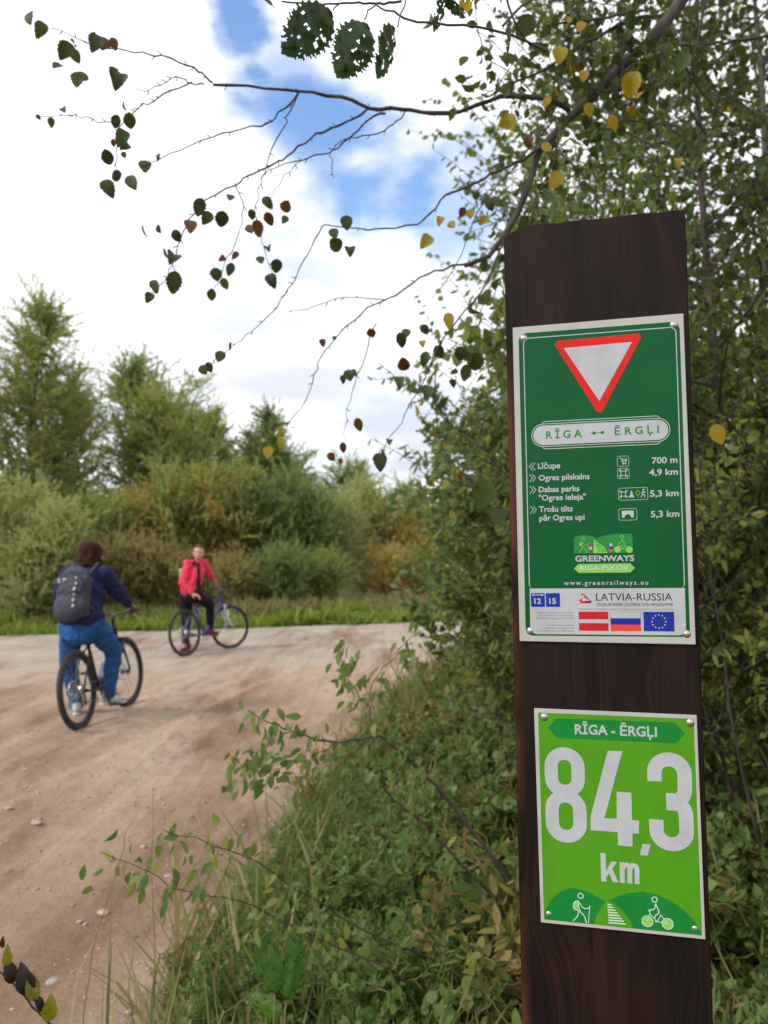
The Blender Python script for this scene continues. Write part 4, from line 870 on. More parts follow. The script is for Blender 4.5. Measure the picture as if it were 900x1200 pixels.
b_ = MB(); b_.cap(hipR+V3(-.02, 0, -.03), hipL+V3(.02, 0, -.03), .118, .118, 18); b_.cap(V3(-2.79, 7.255, .87), V3(-2.79, 7.28, .92), .158, .15, 18, ((0, 1, 0), .8))
limb(b_, (hipR, kneR, ankR+V3(0, 0, -.02)), (.122, .084, .066)); limb(b_, (hipL, kneL, ankL+V3(0, 0, -.01)), (.114, .080, .064))
b_.remeshed('jeans', M_jeans, p1, .008, 4, (.030, .055))
shoe('shoe', ankR+V3(-.03, -.05, -.115), ankR+V3(.125, .14, -.125), (0, 0, 1), M_shoew, M_solew, p1); shoe('shoe', ankL+V3(.02, -.06, -.095), ankL+V3(-.04, .19, -.095), (0, 0, 1), M_shoew, M_solew, p1)
b_ = MB(); b_.ell(hc+V3(-.008, -.015, .034), (.112, .112, .102)); b_.cap(hc+V3(0, -.03, .01), hc+V3(-.022, -.050, -.09), .108, .120, 18, ((0, 1, 0), .8)); b_.cap(hc+V3(-.05, -.03, -.03), hc+V3(-.105, -.045, -.125), .055, .038); b_.cap(hc+V3(.05, -.02, -.03), hc+V3(.075, -.03, -.125), .055, .034); b_.cap(hc+V3(-.125, -.055, -.135), hc+V3(.07, -.05, -.13), .040, .036)
b_.remeshed('hair', M_hair1, p1, .006, 6, (.022, .035))

# ---- her rucksack
pk = empty('rucksack', (-2.855, 7.12, .98), label='dark slate rucksack with white print on the back of the rider in blue jeans', cat='rucksack')
b_ = MB(); ctr = V3(-2.80, 7.12, 1.205)
Rp = Matrix.Rotation(rad(-4), 3, 'Z') @ Matrix.Rotation(rad(-10), 3, 'X')
def pkp(x, y, z): return ctr+Rp @ Vector((x, y, z))
b_.box(pkp(0, 0, -.03), (.27, .14, .36), Rp); b_.ell(pkp(0, .0, .13), (.135, .085, .125), Rp); b_.ell(pkp(0, -.03, -.12), (.158, .10, .14), Rp); b_.ell(pkp(0, -.03, .02), (.148, .085, .16), Rp)
b_.remeshed('bag', M_pack, pk, .010, 12, (.016, .08))
b_ = MB()
for s_ in (-1, 1): b_.tube([pkp(s_*.09, .07, .17), V3(-2.81+s_*.11, 7.42, 1.475), V3(-2.81+s_*.125, 7.535, 1.38), V3(-2.83+s_*.14, 7.50, 1.16), pkp(s_*.14, .06, -.14)], .016, 8)
o = b_.build('strap', M_pack, None); unworld(o, pk)
b_ = MB(); b_.tube([pkp(-.03, .03, .235), pkp(-.025, .01, .265), pkp(.025, .01, .265), pkp(.03, .03, .235)], .008, 8); o = b_.build('carry_handle', M_pack, None); unworld(o, pk)
b_ = MB()
for dx, dz, a0 in ((-.092, .10, 1.6), (-.052, .10, 0)):
    b_.tube([pkp(dx+.013*math.cos(a), -.106, dz+.017*math.sin(a)) for a in np.linspace(a0, a0+3.6, 10)], .006, 6)
o = b_.build('printed_mark', M_mark, None); unworld(o, pk)
b_ = MB()
for i in range(6): b_.box(pkp(.055+.004*(i % 2), -.108 if i < 2 else -.122, .125-.05*i), (.007+.006*(i % 3), .004, .030-.006*(i % 2)), Rp @ Matrix.Rotation(.4*(i % 3-1), 3, 'Y'))
o = b_.build('printed_mark', M_mark, None); unworld(o, pk); o['kind'] = 'stuff'
b_ = MB(); b_.tube([pkp(.115*math.cos(a)*1.05, -.083, .03+.16*math.sin(a)) for a in np.linspace(.0, math.pi, 14)], .004, 5); b_.tube([pkp(-.12, -.106, .0), pkp(.12, -.106, .0)], .004, 5); o = b_.build('zip', M_black, None); unworld(o, pk)

# ---- rider 2: red jacket, looking at the camera
p2 = empty('person', (-3.12, 12.45, 0), label='smiling person in a red jacket and black trousers looking back from the purple bicycle', cat='person', group='riders stopped on the dirt road')
hc = V3(-2.895, 12.28, 1.545)
gR = X2 @ Vector((.10, .93, 1.0))
hipR, hipL = V3(-2.91, 12.13, .90), V3(-3.06, 12.22, .88); kneR, kneL = V3(-2.735, 12.40, .74), V3(-3.10, 12.38, .48); ankR, ankL = V3(-2.735, 12.42, .36), V3(-3.125, 12.42, .12)
shA, shB = V3(-3.035, 12.17, 1.375), V3(-2.825, 12.33, 1.375)     # her right (picture left), her left
elA, haA = V3(-3.075, 12.03, 1.11), V3(-2.93, 11.99, .935)
elB, haB = V3(-2.755, 12.40, 1.255), V3(-2.735, 12.52, 1.145)
b_ = MB(); qh, Rh = headmesh(b_, hc, rad(6), rad(4), 1.07); b_.cap(V3(-2.91, 12.30, 1.34), hc-V3(0, -.01, .06), .052, .048)
b_.cap(V3(-2.97, 12.17, .97), V3(-2.92, 12.28, 1.28), .12, .12, 16); limb(b_, (shA, elA, haA), (.045, .036, .025)); limb(b_, (shB, elB, haB), (.045, .036, .025))
limb(b_, (hipR, kneR, ankR), (.075, .052, .04)); limb(b_, (hipL, kneL, ankL), (.075, .052, .04)); b_.cap(ankR, ankR+V3(.03, .10, -.05), .033, .03); b_.cap(ankL, ankL+V3(.0, -.1, -.04), .033, .03)
hand(b_, haA, V3(1, .1, -.35), V3(.1, .2, -1), (.4, .5, .4), 1, 1.05); hand(b_, haB, V3(.55, .5, -.5), V3(-.1, .1, -1), (.8, 1.0, .8), -1, 1.05)
b_.remeshed('body', M_skin, p2, .006, 2)
b_ = MB(); b_.cap(V3(-2.98, 12.17, 1.03), V3(-2.95, 12.22, 1.16), .138, .140, 20); b_.cap(V3(-2.95, 12.22, 1.16), V3(-2.915, 12.28, 1.33), .142, .115, 20); b_.cap(shA, shB, .070, .070); b_.cap(V3(-2.905, 12.30, 1.36), V3(-2.90, 12.30, 1.43), .075, .065)
limb(b_, (shA, elA, haA), (.074, .062, .040)); limb(b_, (shB, elB, haB), (.070, .058, .040)); b_.cap(V3(-2.99, 12.145, 1.0), V3(-2.99, 12.15, 1.03), .148, .142, 20, ((0, 0, 1), .7))
b_.remeshed('jacket', M_pink, p2, .008, 7, (.036, .08))
b_ = MB(); b_.cap(V3(-2.878, 12.20, 1.38), V3(-2.868, 12.125, 1.12), .024, .046, 12); b_.cap(V3(-2.868, 12.125, 1.12), V3(-2.862, 12.10, .93), .046, .056, 12); b_.remeshed('dark_top', M_blackf, p2, .008, 5)
b_ = MB(); b_.cap(V3(-2.96, 12.34, 1.41), V3(-2.86, 12.38, 1.43), .07, .06); b_.cap(V3(-2.995, 12.25, 1.43), V3(-2.94, 12.37, 1.46), .052, .06); b_.cap(V3(-2.995, 12.22, 1.41), V3(-2.93, 12.16, 1.385), .035, .03); b_.remeshed('hood', M_blackf, p2, .008, 6, (.01, .04))
b_ = MB(); b_.cap(hipR, hipL, .125, .12, 16); b_.cap(V3(-2.98, 12.17, .90), V3(-2.98, 12.17, 1.0), .125, .12, 16); limb(b_, (hipR, kneR, ankR), (.105, .075, .052)); limb(b_, (hipL, kneL, ankL), (.105, .078, .055)); b_.remeshed('trousers', M_blackf, p2, .008, 5, (.014, .05))
shoe('shoe', ankR+V3(-.02, -.05, -.10), ankR+V3(.09, .14, -.14), (0, 0, 1), M_shoep, M_solep, p2); shoe('shoe', ankL+V3(.05, .04, -.115), ankL+V3(-.02, -.20, -.115), (0, 0, 1), M_shoep, M_solep, p2)
b_ = MB(); b_.ell(qh(0, .028, .036), (.085, .090, .092), Rh); b_.ell(qh(0, .004, .082), (.070, .076, .046), Rh); b_.ell(qh(0, .085, .0), (.05, .04, .05), Rh); b_.remeshed('hair', M_hair2, p2, .006, 4, (.006, .03))
for s_ in (-1, 1):
    b_ = MB(); b_.ell(qh(s_*.032, -.0755, .004), (.013, .006, .006), Rh, 12, 8); eo = b_.build('eye', M_eye, None); unworld(eo, p2)
    b_ = MB(); b_.ell(qh(s_*.032, -.081, .004), (.0055, .003, .0055), Rh, 10, 6); eo2 = b_.build('iris', M_iris, None); unworld(eo2, p2)
    b_ = MB(); b_.cap(qh(s_*.018, -.088, .024), qh(s_*.048, -.074, .024), .0035, .003, 8); eo = b_.build('eyebrow', M_hair2, None); unworld(eo, p2)
b_ = MB(); b_.cap(qh(-.020, -.086, -.064), qh(0, -.092, -.070), .0045, .006, 8); b_.cap(qh(0, -.092, -.070), qh(.020, -.086, -.064), .006, .0045, 8); eo = b_.build('mouth', M_lip, None); unworld(eo, p2)
pk2 = empty('rucksack', (-3.10, 12.34, 1.0), label='dark rucksack with a bright green edge on the back of the rider in red', cat='rucksack')
b_ = MB(); c2_ = V3(-3.085, 12.38, 1.20); R2 = Matrix.Rotation(rad(-55), 3, 'Z'); b_.box(c2_, (.26, .15, .36), R2); b_.remeshed('bag', M_blackf, pk2, .012, 12, (.01, .08))
b_ = MB(); R3 = R2; o3 = MB(); o3.box(c2_+R3 @ Vector((-.10, -.082, -.02)), (.07, .01, .24), R3); o3.box(V3(-3.172, 12.30, 1.17), (.022, .05, .21)); o = o3.build('green_panel', mat('bright_green_fabric', (.02, .5, .16), .6), None); unworld(o, pk2)
b_ = MB(); b_.tube([V3(-3.10, 12.28, 1.30), V3(-3.05, 12.24, 1.45), V3(-3.0, 12.13, 1.35), V3(-3.02, 12.05, 1.15)], .013, 8); o = b_.build('strap', M_blackf, None); unworld(o, pk2)

# ================================================================== far side of the road: trees
def far_set():
    T = {}
    for k, (h, sp, br, tw, shp, st, cs, lean_) in dict(tall=(9.5, 2.6, 75, 13, 'cone', 1, .10, 0), slim=(8.0, 1.7, 60, 12, 'cone', 1, .12, 0), tuft=(7.5, 2.3, 60, 12, 'x', 2, .15, 0), bush=(4.2, 1.9, 55, 12, 'ball', 5, .05, .0), low=(2.4, 1.5, 45, 11, 'ball', 7, .02, 0)).items():
        rng = np.random.RandomState(sum(map(ord, k)))
        T[k] = make_tree(k, rng, .085 if k != 'low' else .07, 'dia', M_bgA, M_bark, False, .3, 5, height=h, spread=sp, stems=st, br=int(br*1.15), tw=tw, lv=38, start=cs, shape=shp, trunk_r=.09 if h > 5 else .035, stem_spread=.12 if h > 5 else .35, br_up=1.0 if h > 5 else 1.9, tw_len=1.0, droop=-.2, wob=.10)
    return T
FT = far_set()
far = [  # u (px), Z, kind, top v (px), material, label
 (-60, 23, 'tall', 330, M_bgB, 'tall dark green tree at the very left edge of the picture, behind the pale bush'),
 (35, 24, 'tall', 350, M_bgA, 'tallest tree of the row, with a pointed top at the left'),
 (5, 22, 'tall', 400, M_bgA, 'dense green tree in front of the tallest tree, at the left'),
 (52, 25, 'tuft', 415, M_bgA, 'broad green tree leaning against the tallest tree'),
 (82, 27, 'slim', 440, M_bgB, 'slim tree just right of the tallest tree'),
 (160, 30, 'slim', 415, M_bgB, 'tree with a double rounded top left of the sky gap'),
 (212, 27, 'tuft', 445, M_bgA, 'wide light green tree left of the rider in red'),
 (300, 30, 'tuft', 500, M_bgA, 'wide green tree right of the rider in red'),
 (335, 31, 'tuft', 515, M_bgB, 'low wide dark tree before the middle of the row'),
 (195, 29, 'tuft', 425, M_bgA, 'broad feathery tree behind the rider with the slate rucksack'),
 (232, 25, 'tuft', 480, M_bgA, 'green tree with yellowing sprays above the rider in red'),
 (165, 26, 'slim', 455, M_bgA, 'slender light green tree between the riders'),
 (262, 26, 'slim', 475, M_bgA, 'green yellow tree above the rider in red'),
 (285, 30, 'slim', 500, M_bgB, 'dark tree right of the rider in red'),
 (318, 30, 'slim', 470, M_bgB, 'narrow pointed tree standing above its neighbours in the middle'),
 (350, 33, 'tuft', 520, M_bgB, 'dark green rounded tree in the middle of the row'),
 (395, 36, 'tuft', 530, M_bgB, 'dark tree behind the pale willow in the middle'),
 (430, 38, 'slim', 540, M_bgD, 'pale grey green tree at the right end of the row'),
 (470, 42, 'tuft', 555, M_bgB, 'last tree of the row before the near shrubs'),
 (520, 46, 'tuft', 575, M_bgA, 'distant tree half hidden by the near shrubs'),
 (590, 48, 'tuft', 580, M_bgB, 'distant tree behind the post'),
]
sizes = dict(tall=10.2, slim=8.6, tuft=8.4, bush=4.3, low=2.5)
rr_ = random.Random(3)
for u, Z, k, v, m, lb in far:
    p = W(u, 644, Z); H = 1.6+(644-v)/FPX*Z; s = H/sizes[k]
    place('tree', FT[k], (p.x, p.y, 0), rr_.uniform(0, 6.28), (s*1.05, s*1.05, s), lb, 'tree', 'trees on the far side of the road', m)
bushes = [
 (10, 20.5, 'bush', 575, M_bgD, 'pale grey green willow bush at the left edge of the picture'), (65, 20, 'bush', 600, M_bgD, 'round pale green bush left of the rider in navy'), (125, 23, 'bush', 590, M_bgA, 'olive green bush with yellow patches behind the rider in navy'),
 (170, 24, 'bush', 585, M_bgC, 'tall golden bush between the two riders'), (215, 24, 'bush', 560, M_bgA, 'green bush with yellowing leaves just behind the rider in red'), (262, 24, 'bush', 565, M_bgC, 'yellow shrub right of the rider in red'),
 (310, 24, 'bush', 560, M_bgB, 'dark green bush right of the front wheel of the purple bicycle'), (355, 25, 'bush', 580, M_bgB, 'dark green bush in the middle'), (385, 26, 'bush', 590, M_bgD, 'tall pale willow bush in the middle'),
 (425, 28, 'bush', 575, M_bgD, 'feathery pale willow bush by the near shrubs'), (465, 28, 'bush', 600, M_bgC, 'yellow green bush by the near shrubs'), (510, 30, 'bush', 590, M_bgA, 'bush behind the near shrubs'),
 (95, 21.5, 'low', 650, M_bgE, 'low brown shrub behind the rider in navy'), (145, 22, 'low', 640, M_bgE, 'low brown shrub between the riders'), (190, 22.5, 'low', 650, M_bgE, 'low brown shrub at the back of the rider in red'),
 (275, 22.5, 'low', 660, M_bgE, 'low brown shrub above the front wheel of the purple bicycle'), (330, 22.5, 'low', 650, M_bgB, 'low dark shrub right of the purple bicycle'), (375, 23.5, 'low', 655, M_bgA, 'low green shrub in the middle'),
 (450, 25, 'low', 650, M_bgC, 'low yellow shrub beside the near shrubs'), (490, 26, 'low', 650, M_bgC, 'low yellow shrub half behind the near shrubs'), (40, 19.5, 'low', 640, M_bgD, 'low pale shrub at the left edge')]
for u, Z, k, v, m, lb in bushes:
    Z -= 3.2; p = W(u, 644, Z); H = 1.6+(644-v)/FPX*Z; s = H/sizes[k]
    place('bush', FT[k], (p.x, p.y, 0), rr_.uniform(0, 6.28), (s*1.05, s*1.05, s), lb, 'bush', 'bushes on the far side of the road', m)
# distant wood closing the view behind the row
for i in range(34):
    u = -260+i*48; Z = 52+rr_.uniform(-6, 8); p = W(u, 644, Z); k = rr_.choice(('tall', 'slim', 'tuft')); s = rr_.uniform(.62, .78)*(.85 if 430 < u < 620 else 1)
    place('tree', FT[k], (p.x, p.y, 0), rr_.uniform(0, 6.28), (s*1.2, s*1.2, s*(.75 if u < 700 else 1.3)), 'distant green tree of the wood, ' + ('behind the left end of the roadside row' if u < 150 else 'behind the middle of the roadside row' if u < 480 else 'behind the near thicket and the post' if u < 900 else 'beyond the right edge of the thicket'), 'tree', 'trees of the distant wood', rr_.choice((M_bgA, M_bgB, M_bgB)))

# ---- verge grass strips along the far edge
def grass(name, n, fx, hfun, m, label, seed, wid=1.0, tpl='blade', lean_=.4, cat='grass'):
    rng = np.random.RandomState(seed); P = fx(rng, n); D = rng.normal(size=(len(P), 3))*lean_; D[:, 2] = 1
    h = hfun(rng, P); o = newobj(name, leafmesh(name, P, D, h, rng, tpl, 0, .4), m); 
    tag(o, label, cat, kind='stuff'); return o
def strip(x0, x1, d0, d1):
    def f(rng, n):
        x = rng.uniform(x0, x1, n); y = far_edge(x)+rng.uniform(d0, d1, n)+.35*(vnoise(x*1.4, x*0)-.5); return np.stack([x, y, -.03+0*x], -1)
    return f
TPL['wide'] = (np.array([(-.05, 0, 0), (.05, 0, 0), (.045, .5, .06), (-.045, .5, .06), (.008, 1, .3), (-.008, 1, .3)]), [(0, 1, 2, 3), (3, 2, 4, 5)])
TPL['wide2'] = (np.array([(-.14, 0, 0), (.14, 0, 0), (.10, .5, .06), (-.10, .5, .06), (.02, 1, .3), (-.02, 1, .3)]), [(0, 1, 2, 3), (3, 2, 4, 5)])
grass('short_grass', 52000, strip(-15, 8, -.12, 3.4), lambda r, P: (.08+.26*r.rand(len(P))**1.5)*(.4+1.1*vnoise(P[:, 0]*1.7, P[:, 1]*1.7, 5)), M_grassfar, 'short bright green grass along the far edge of the dirt road', 1, tpl='wide2')
grass('dry_grass', 26000, strip(-15, 8, 1.3, 4.2), lambda r, P: (.16+.34*r.rand(len(P)))*(.5+fbm(P[:, 0]*.7, P[:, 1]*.5, 3)), M_dry, 'tall yellowing dry grass and weeds between the verge and the bushes', 2, tpl='wide')

# ================================================================== near right-hand thicket
rngs = lambda s: np.random.RandomState(s)
NT = {
 'sallow': make_tree('sallow', rngs(1), .070, 'ovate', M_willow2, M_bark, True, .35, 5, height=2.9, spread=.85, stems=7, br=66, tw=8, lv=12, start=.08, shape='x', trunk_r=.022, stem_spread=.30, br_up=.9, tw_len=.34, droop=.3),
 'willow': make_tree('willow', rngs(2), .068, 'lance', M_willow, M_bark, True, .3, 5, height=3.9, spread=1.0, stems=4, br=60, tw=8, lv=9, start=.25, shape='x', trunk_r=.035, stem_spread=.16, br_up=.7, tw_len=.42, droop=.45, grav=-.03),
 'alder': make_tree('alder', rngs(3), .060, 'round', M_alder, M_bark, True, .35, 6, height=6.0, spread=1.9, stems=1, br=60, tw=10, lv=8, start=.22, shape='x', trunk_r=.06, stem_spread=.03, br_up=.45, tw_len=.45, droop=.45, br_grav=-.02),
 'under': make_tree('under', rngs(4), .036, 'ovate', M_shade, M_bark, True, .3, 5, height=2.2, spread=.8, stems=9, br=64, tw=8, lv=12, start=.08, shape='ball', trunk_r=.014, stem_spread=.45, br_up=.7, tw_len=.32, droop=.2, wob=.2),
}
near = [ # kind, x, y, scale, sz, mat, label
 ('sallow', .92, 4.7, .9, .80, None, 'willow bush with large grey green leaves directly left of the post'),
 ('sallow', 1.15, 6.3, 1.0, .92, None, 'bushy green willow behind the left side of the post, where the road bends away'),
 ('sallow', 1.55, 8.2, 1.2, .95, M_willow, 'willow bush at the bend of the road'),
 ('willow', .70, 4.3, .78, .86, None, 'thin-leaved willow whose top shows left of the post against the sky'),
 ('willow', .80, 3.2, .52, .68, None, 'small willow close behind the left edge of the post'),
 ('sallow', .84, 3.9, .72, 1.06, None, 'tall leafy willow bush rising beside the upper left edge of the post'),
 ('willow', 1.0, 3.7, .76, .86, None, 'slender narrow-leaved willow rising just behind the left edge of the post'),
 ('willow', 1.62, 5.2, 1.0, 1.10, None, 'tall narrow-leaved willow behind the post'),
 ('alder', 1.60, 3.6, .66, .84, None, 'young alder behind the post whose crown fills the top of the picture'),
 ('alder', 2.65, 5.6, 1.0, 1.15, None, 'pale-stemmed tree rising right of the post'),
 ('alder', 2.1, 7.6, 1.05, 1.1, M_willow, 'tree with a thin crown further behind the post'),
 ('alder', 4.1, 7.4, 1.05, 1.2, None, 'tall tree at the right edge behind the thicket'),
 ('alder', 2.3, 3.2, .62, .95, None, 'young leafy alder right of the post whose branches hang above it'),
 ('under', 1.55, 3.0, .9, 1.0, None, 'dense shrub with small leaves right of the post at sign height'),
 ('under', 1.95, 3.8, 1.15, 1.25, None, 'yellowing shrub behind the right side of the post'),
 ('under', 2.7, 4.4, 1.2, 1.5, None, 'shrub at the right edge of the picture'),
 ('under', 1.35, 4.2, 1.0, .9, M_willow2, 'green shrub hidden mostly by the post'),
 ('under', 3.4, 6.0, 1.5, 1.7, None, 'big dark shrub deep in the thicket at the right'),
 ('under', 2.4, 6.3, 1.4, 1.6, M_willow, 'shrub deep in the thicket behind the post'),
 ('sallow', 3.2, 8.5, 1.5, 1.3, M_shade, 'shrub closing the thicket behind the post'),
 ('sallow', 5.2, 9.0, 1.6, 1.4, M_shade, 'large shrub closing the thicket at the right'),
]
for k, x, y, s, sz_, m, lb in near:
    isb = k in ('sallow', 'under')
    place('shrub' if isb else 'tree', NT[k], (x, y, 0), rr_.uniform(0, 6.28), (s, s, sz_), lb, 'shrub' if isb else 'tree', 'shrubs of the roadside thicket' if isb else 'trees of the roadside thicket', m)

# ---- undergrowth on the verge
WD = {}
for i in range(4):
    rng = rngs(30+i); WD[i] = make_tree('weed', rng, (.034, .056, .042, .028)[i], ('ovate', 'lance', 'ovate', 'round')[i], M_weed, M_stem, True, .45, 4, height=.60, spread=.20, stems=10, br=46, tw=4, lv=8, start=.1, shape='x', trunk_r=.004, stem_spread=.42, br_up=.8, tw_len=.13, droop=.0, wob=.2)
def weed_label(x, y, d, s, m):
    c = 'yellowing' if m is M_weedy else 'green'; h = 'tall' if s > .95 else ('low' if s < .55 else 'middling')
    where = 'at the picture\'s bottom' if y < 2.3 else ('behind the signpost' if y < 4 and x > .5 else 'on the near verge' if y < 4 else 'where the verge meets the bushes' if y < 7 else 'far along the verge by the bend')
    edge = 'beside the bare dirt' if d < .5 else ('in the middle of the undergrowth' if d < 1.4 else 'deep in the thicket')
    return '%s %s weed %s, %s' % (h, c, edge, where)
rng = rngs(77); cnt = 0
spots = []
for i in range(1800):
    y = rng.uniform(1.55, 10.5); e = float(dirt_edge(y)); x = e+.12+rng.rand()**1.3*2.6
    if x > .62*y+.6 or x < -.52*y-.2: continue
    if (x-.24)**2+(y-.89)**2 < .2: continue
    if any((x-a)**2+(y-b)**2 < (.095+.016*y)**2 for a, b in spots): continue
    spots.append((x, y))
    if len(spots) >= 290: break
for i, (x, y) in enumerate(spots):
    d = x-float(dirt_edge(y)); s = (.24+.72*min(1, d/1.3))*rng.uniform(.55, 1.45)*(.8 if y < 2.4 else 1)
    m = M_weedy if (rng.rand() < (.5 if y > 4.5 else .2)) else M_weed
    place('weed_plant', WD[rng.randint(4)], (x, y, -.02), rng.uniform(0, 6.28), (s, s, s*rng.uniform(.8, 1.1)), weed_label(x, y, d, s, m), 'weed', 'weeds of the verge', m, crown='foliage')
def verge(rng, n):
    y = 1.3+rng.rand(n)**1.4*9.5; x = dirt_edge(y)+.04+rng.rand(n)**1.2*2.4-.12*(rng.rand(n)**3); return np.stack([x, y, -.03+0*x], -1)
grass('verge_grass', 15000, verge, lambda r, P: (.08+.42*r.rand(len(P))**2)*np.clip(.4+(P[:, 0]-dirt_edge(P[:, 1]))*2, .25, 1), M_grass, 'green grass growing through the undergrowth of the near verge', 5, tpl='blade', lean_=.45)
grass('dry_stalks', 1400, verge, lambda r, P: .3+.35*r.rand(len(P)), M_dry, 'dry straw coloured stalks standing in the near verge', 6, tpl='blade', lean_=.4)
def tufty(rng, n):
    c = rng.randint(0, 14, n); cx = rngs(9).uniform(-.38, .42, 14); cy = rngs(10).uniform(1.75, 2.2, 14)
    return np.stack([cx[c]+rng.normal(size=n)*.05, cy[c]+rng.normal(size=n)*.05, -.03+0*c], -1)
grass('long_grass', 1500, tufty, lambda r, P: .16+.24*r.rand(len(P)), M_grass, 'long fresh grass blades at the bottom of the picture left of the post', 7, tpl='blade', lean_=.5)
def litter(rng, n):
    y = rng.uniform(1.3, 7, n); x = dirt_edge(y)+rng.rand(n)*2.5; return np.stack([x, y, -.02+0*x], -1)
o = newobj('leaf_litter', (lambda r: leafmesh('leaf_litter', litter(r, 5000), r.normal(size=(5000, 3))*np.array([1, 1, .25]), .03+.03*r.rand(5000), r, 'ovate', .8))(rngs(5)), M_dry); tag(o, 'dead leaves lying on the ground under the thicket', 'dead leaves', kind='stuff')

# ---- big single leaves at the bottom
def bigleaf(L_, Wd, seed, holes=0, serr=.0, res=34, curl=.15, tooth=14):
    """a leaf blade cut out of a fine grid, with insect holes and a toothed margin"""
    r = np.random.RandomState(seed); ys = np.linspace(0, 1, res+1); xs = np.linspace(-.5, .5, res+1); X, Y = np.meshgrid(xs, ys)
    hw = lambda y: .5*np.sin(np.pi*np.clip(y, 0, 1)**.72)**.75
    H = [(r.uniform(-.3, .3), r.uniform(.2, .85), r.uniform(.010, .036)) for _ in range(holes)]
    Z = curl*(Y-.5)**2*1.5+.18*np.abs(X)+.02*np.sin(Y*22+np.abs(X)*9)-.25*curl*X*2
    V = np.stack([X*Wd, Y*L_, -Z*L_], -1).reshape(-1, 3); idx = np.arange((res+1)**2).reshape(res+1, res+1); F = []
    for j in range(res):
        for i in range(res):
            cx, cy = (xs[i]+xs[i+1])/2, (ys[j]+ys[j+1])/2
            lim = hw(cy)*(1-serr*((cy*tooth) % 1)-serr*.5*((cy*tooth*.37) % 1)) if serr else hw(cy)
            if abs(cx) > lim: continue
            if any(((cx-a)/1.2)**2+(cy-b)**2 < c*c*(1+.4*math.sin(cx*60)) for a, b, c in H): continue
            F.append((idx[j, i], idx[j, i+1], idx[j+1, i+1], idx[j+1, i]))
    me = npmesh('leaf', V, F, 4); bm = bmesh.new(); bm.from_mesh(me); bmesh.ops.delete(bm, geom=[v for v in bm.verts if not v.link_faces], context='VERTS')
    bm.to_mesh(me); bm.free(); me.shade_smooth(); return me
def orient(o, base, direction, normal):
    d = Vector(direction).normalized(); n = Vector(normal); n = (n-d*n.dot(d)).normalized(); x = d.cross(n)
    o.matrix_basis = Matrix.Translation(Vector(base)) @ Matrix((x, d, n)).transposed().to_4x4()
M_dock = leafmat('dock_leaf', [(.06, .15, .025), (.09, .18, .03)], .35, spots=.1)
dk = gpt(312, 1215); dz = 2.1
dock = empty('dock_plant', (W(315, 1200, dz).x, W(315, 1200, dz).y, 0), label='broad-leaved dock plant with upright light green leaves at the bottom left of the verge', cat='plant')
for u0, v0, u1, v1, wd in ((322, 1165, 305, 1085, .075), (335, 1175, 352, 1090, .055), (330, 1190, 290, 1165, .05)):
    a, b2 = W(u0, v0, dz), W(u1, v1, dz+.03); me = bigleaf((b2-a).length, wd, u0, res=14); o = newobj('leaf', me, M_dock); o.parent = dock; orient(o, a, b2-a, (.15, -1, .3)); o.matrix_basis = dock.matrix_basis.inverted() @ o.matrix_basis
    b_ = MB(); b_.tube([(dock.location.x, dock.location.y, 0), (a+V3(0, 0, -.1)).lerp(dock.location, .3), a], [.004, .003, .002], 5); s_ = b_.build('stalk', M_stem, None); unworld(s_, dock)

# ================================================================== traced near branches (birch over the road, elm twig, arching sapling)
def smooth_path(P, Z0, Z1, rng, sub=3, jit=.004):
    P = np.array(P, float); n = len(P); t = np.linspace(0, n-1, (n-1)*sub+1); out_ = []
    for x in t:
        i = int(min(x, n-2)); f = x-i; p0, p1, p2, p3 = P[max(i-1, 0)], P[i], P[i+1], P[min(i+2, n-1)]
        c = .5*((2*p1)+(-p0+p2)*f+(2*p0-5*p1+4*p2-p3)*f*f+(-p0+3*p1-3*p2+p3)*f**3); z = Z0+(Z1-Z0)*x/(n-1)
        out_.append(np.array(W(c[0], c[1], z))+rng.normal(size=3)*jit)
    return np.array(out_)
birch = empty('birch_tree', (1.9, 1.9, 0), label='birch reaching in from beyond the right edge, branches sweeping over the road', cat='tree')
rngb = rngs(101)
lead = np.array([(1.9, 1.9, -.05), (1.88, 1.92, 1.0), (1.80, 1.95, 2.0), (1.62, 2.0, 2.7), (1.35, 2.03, 3.05)])
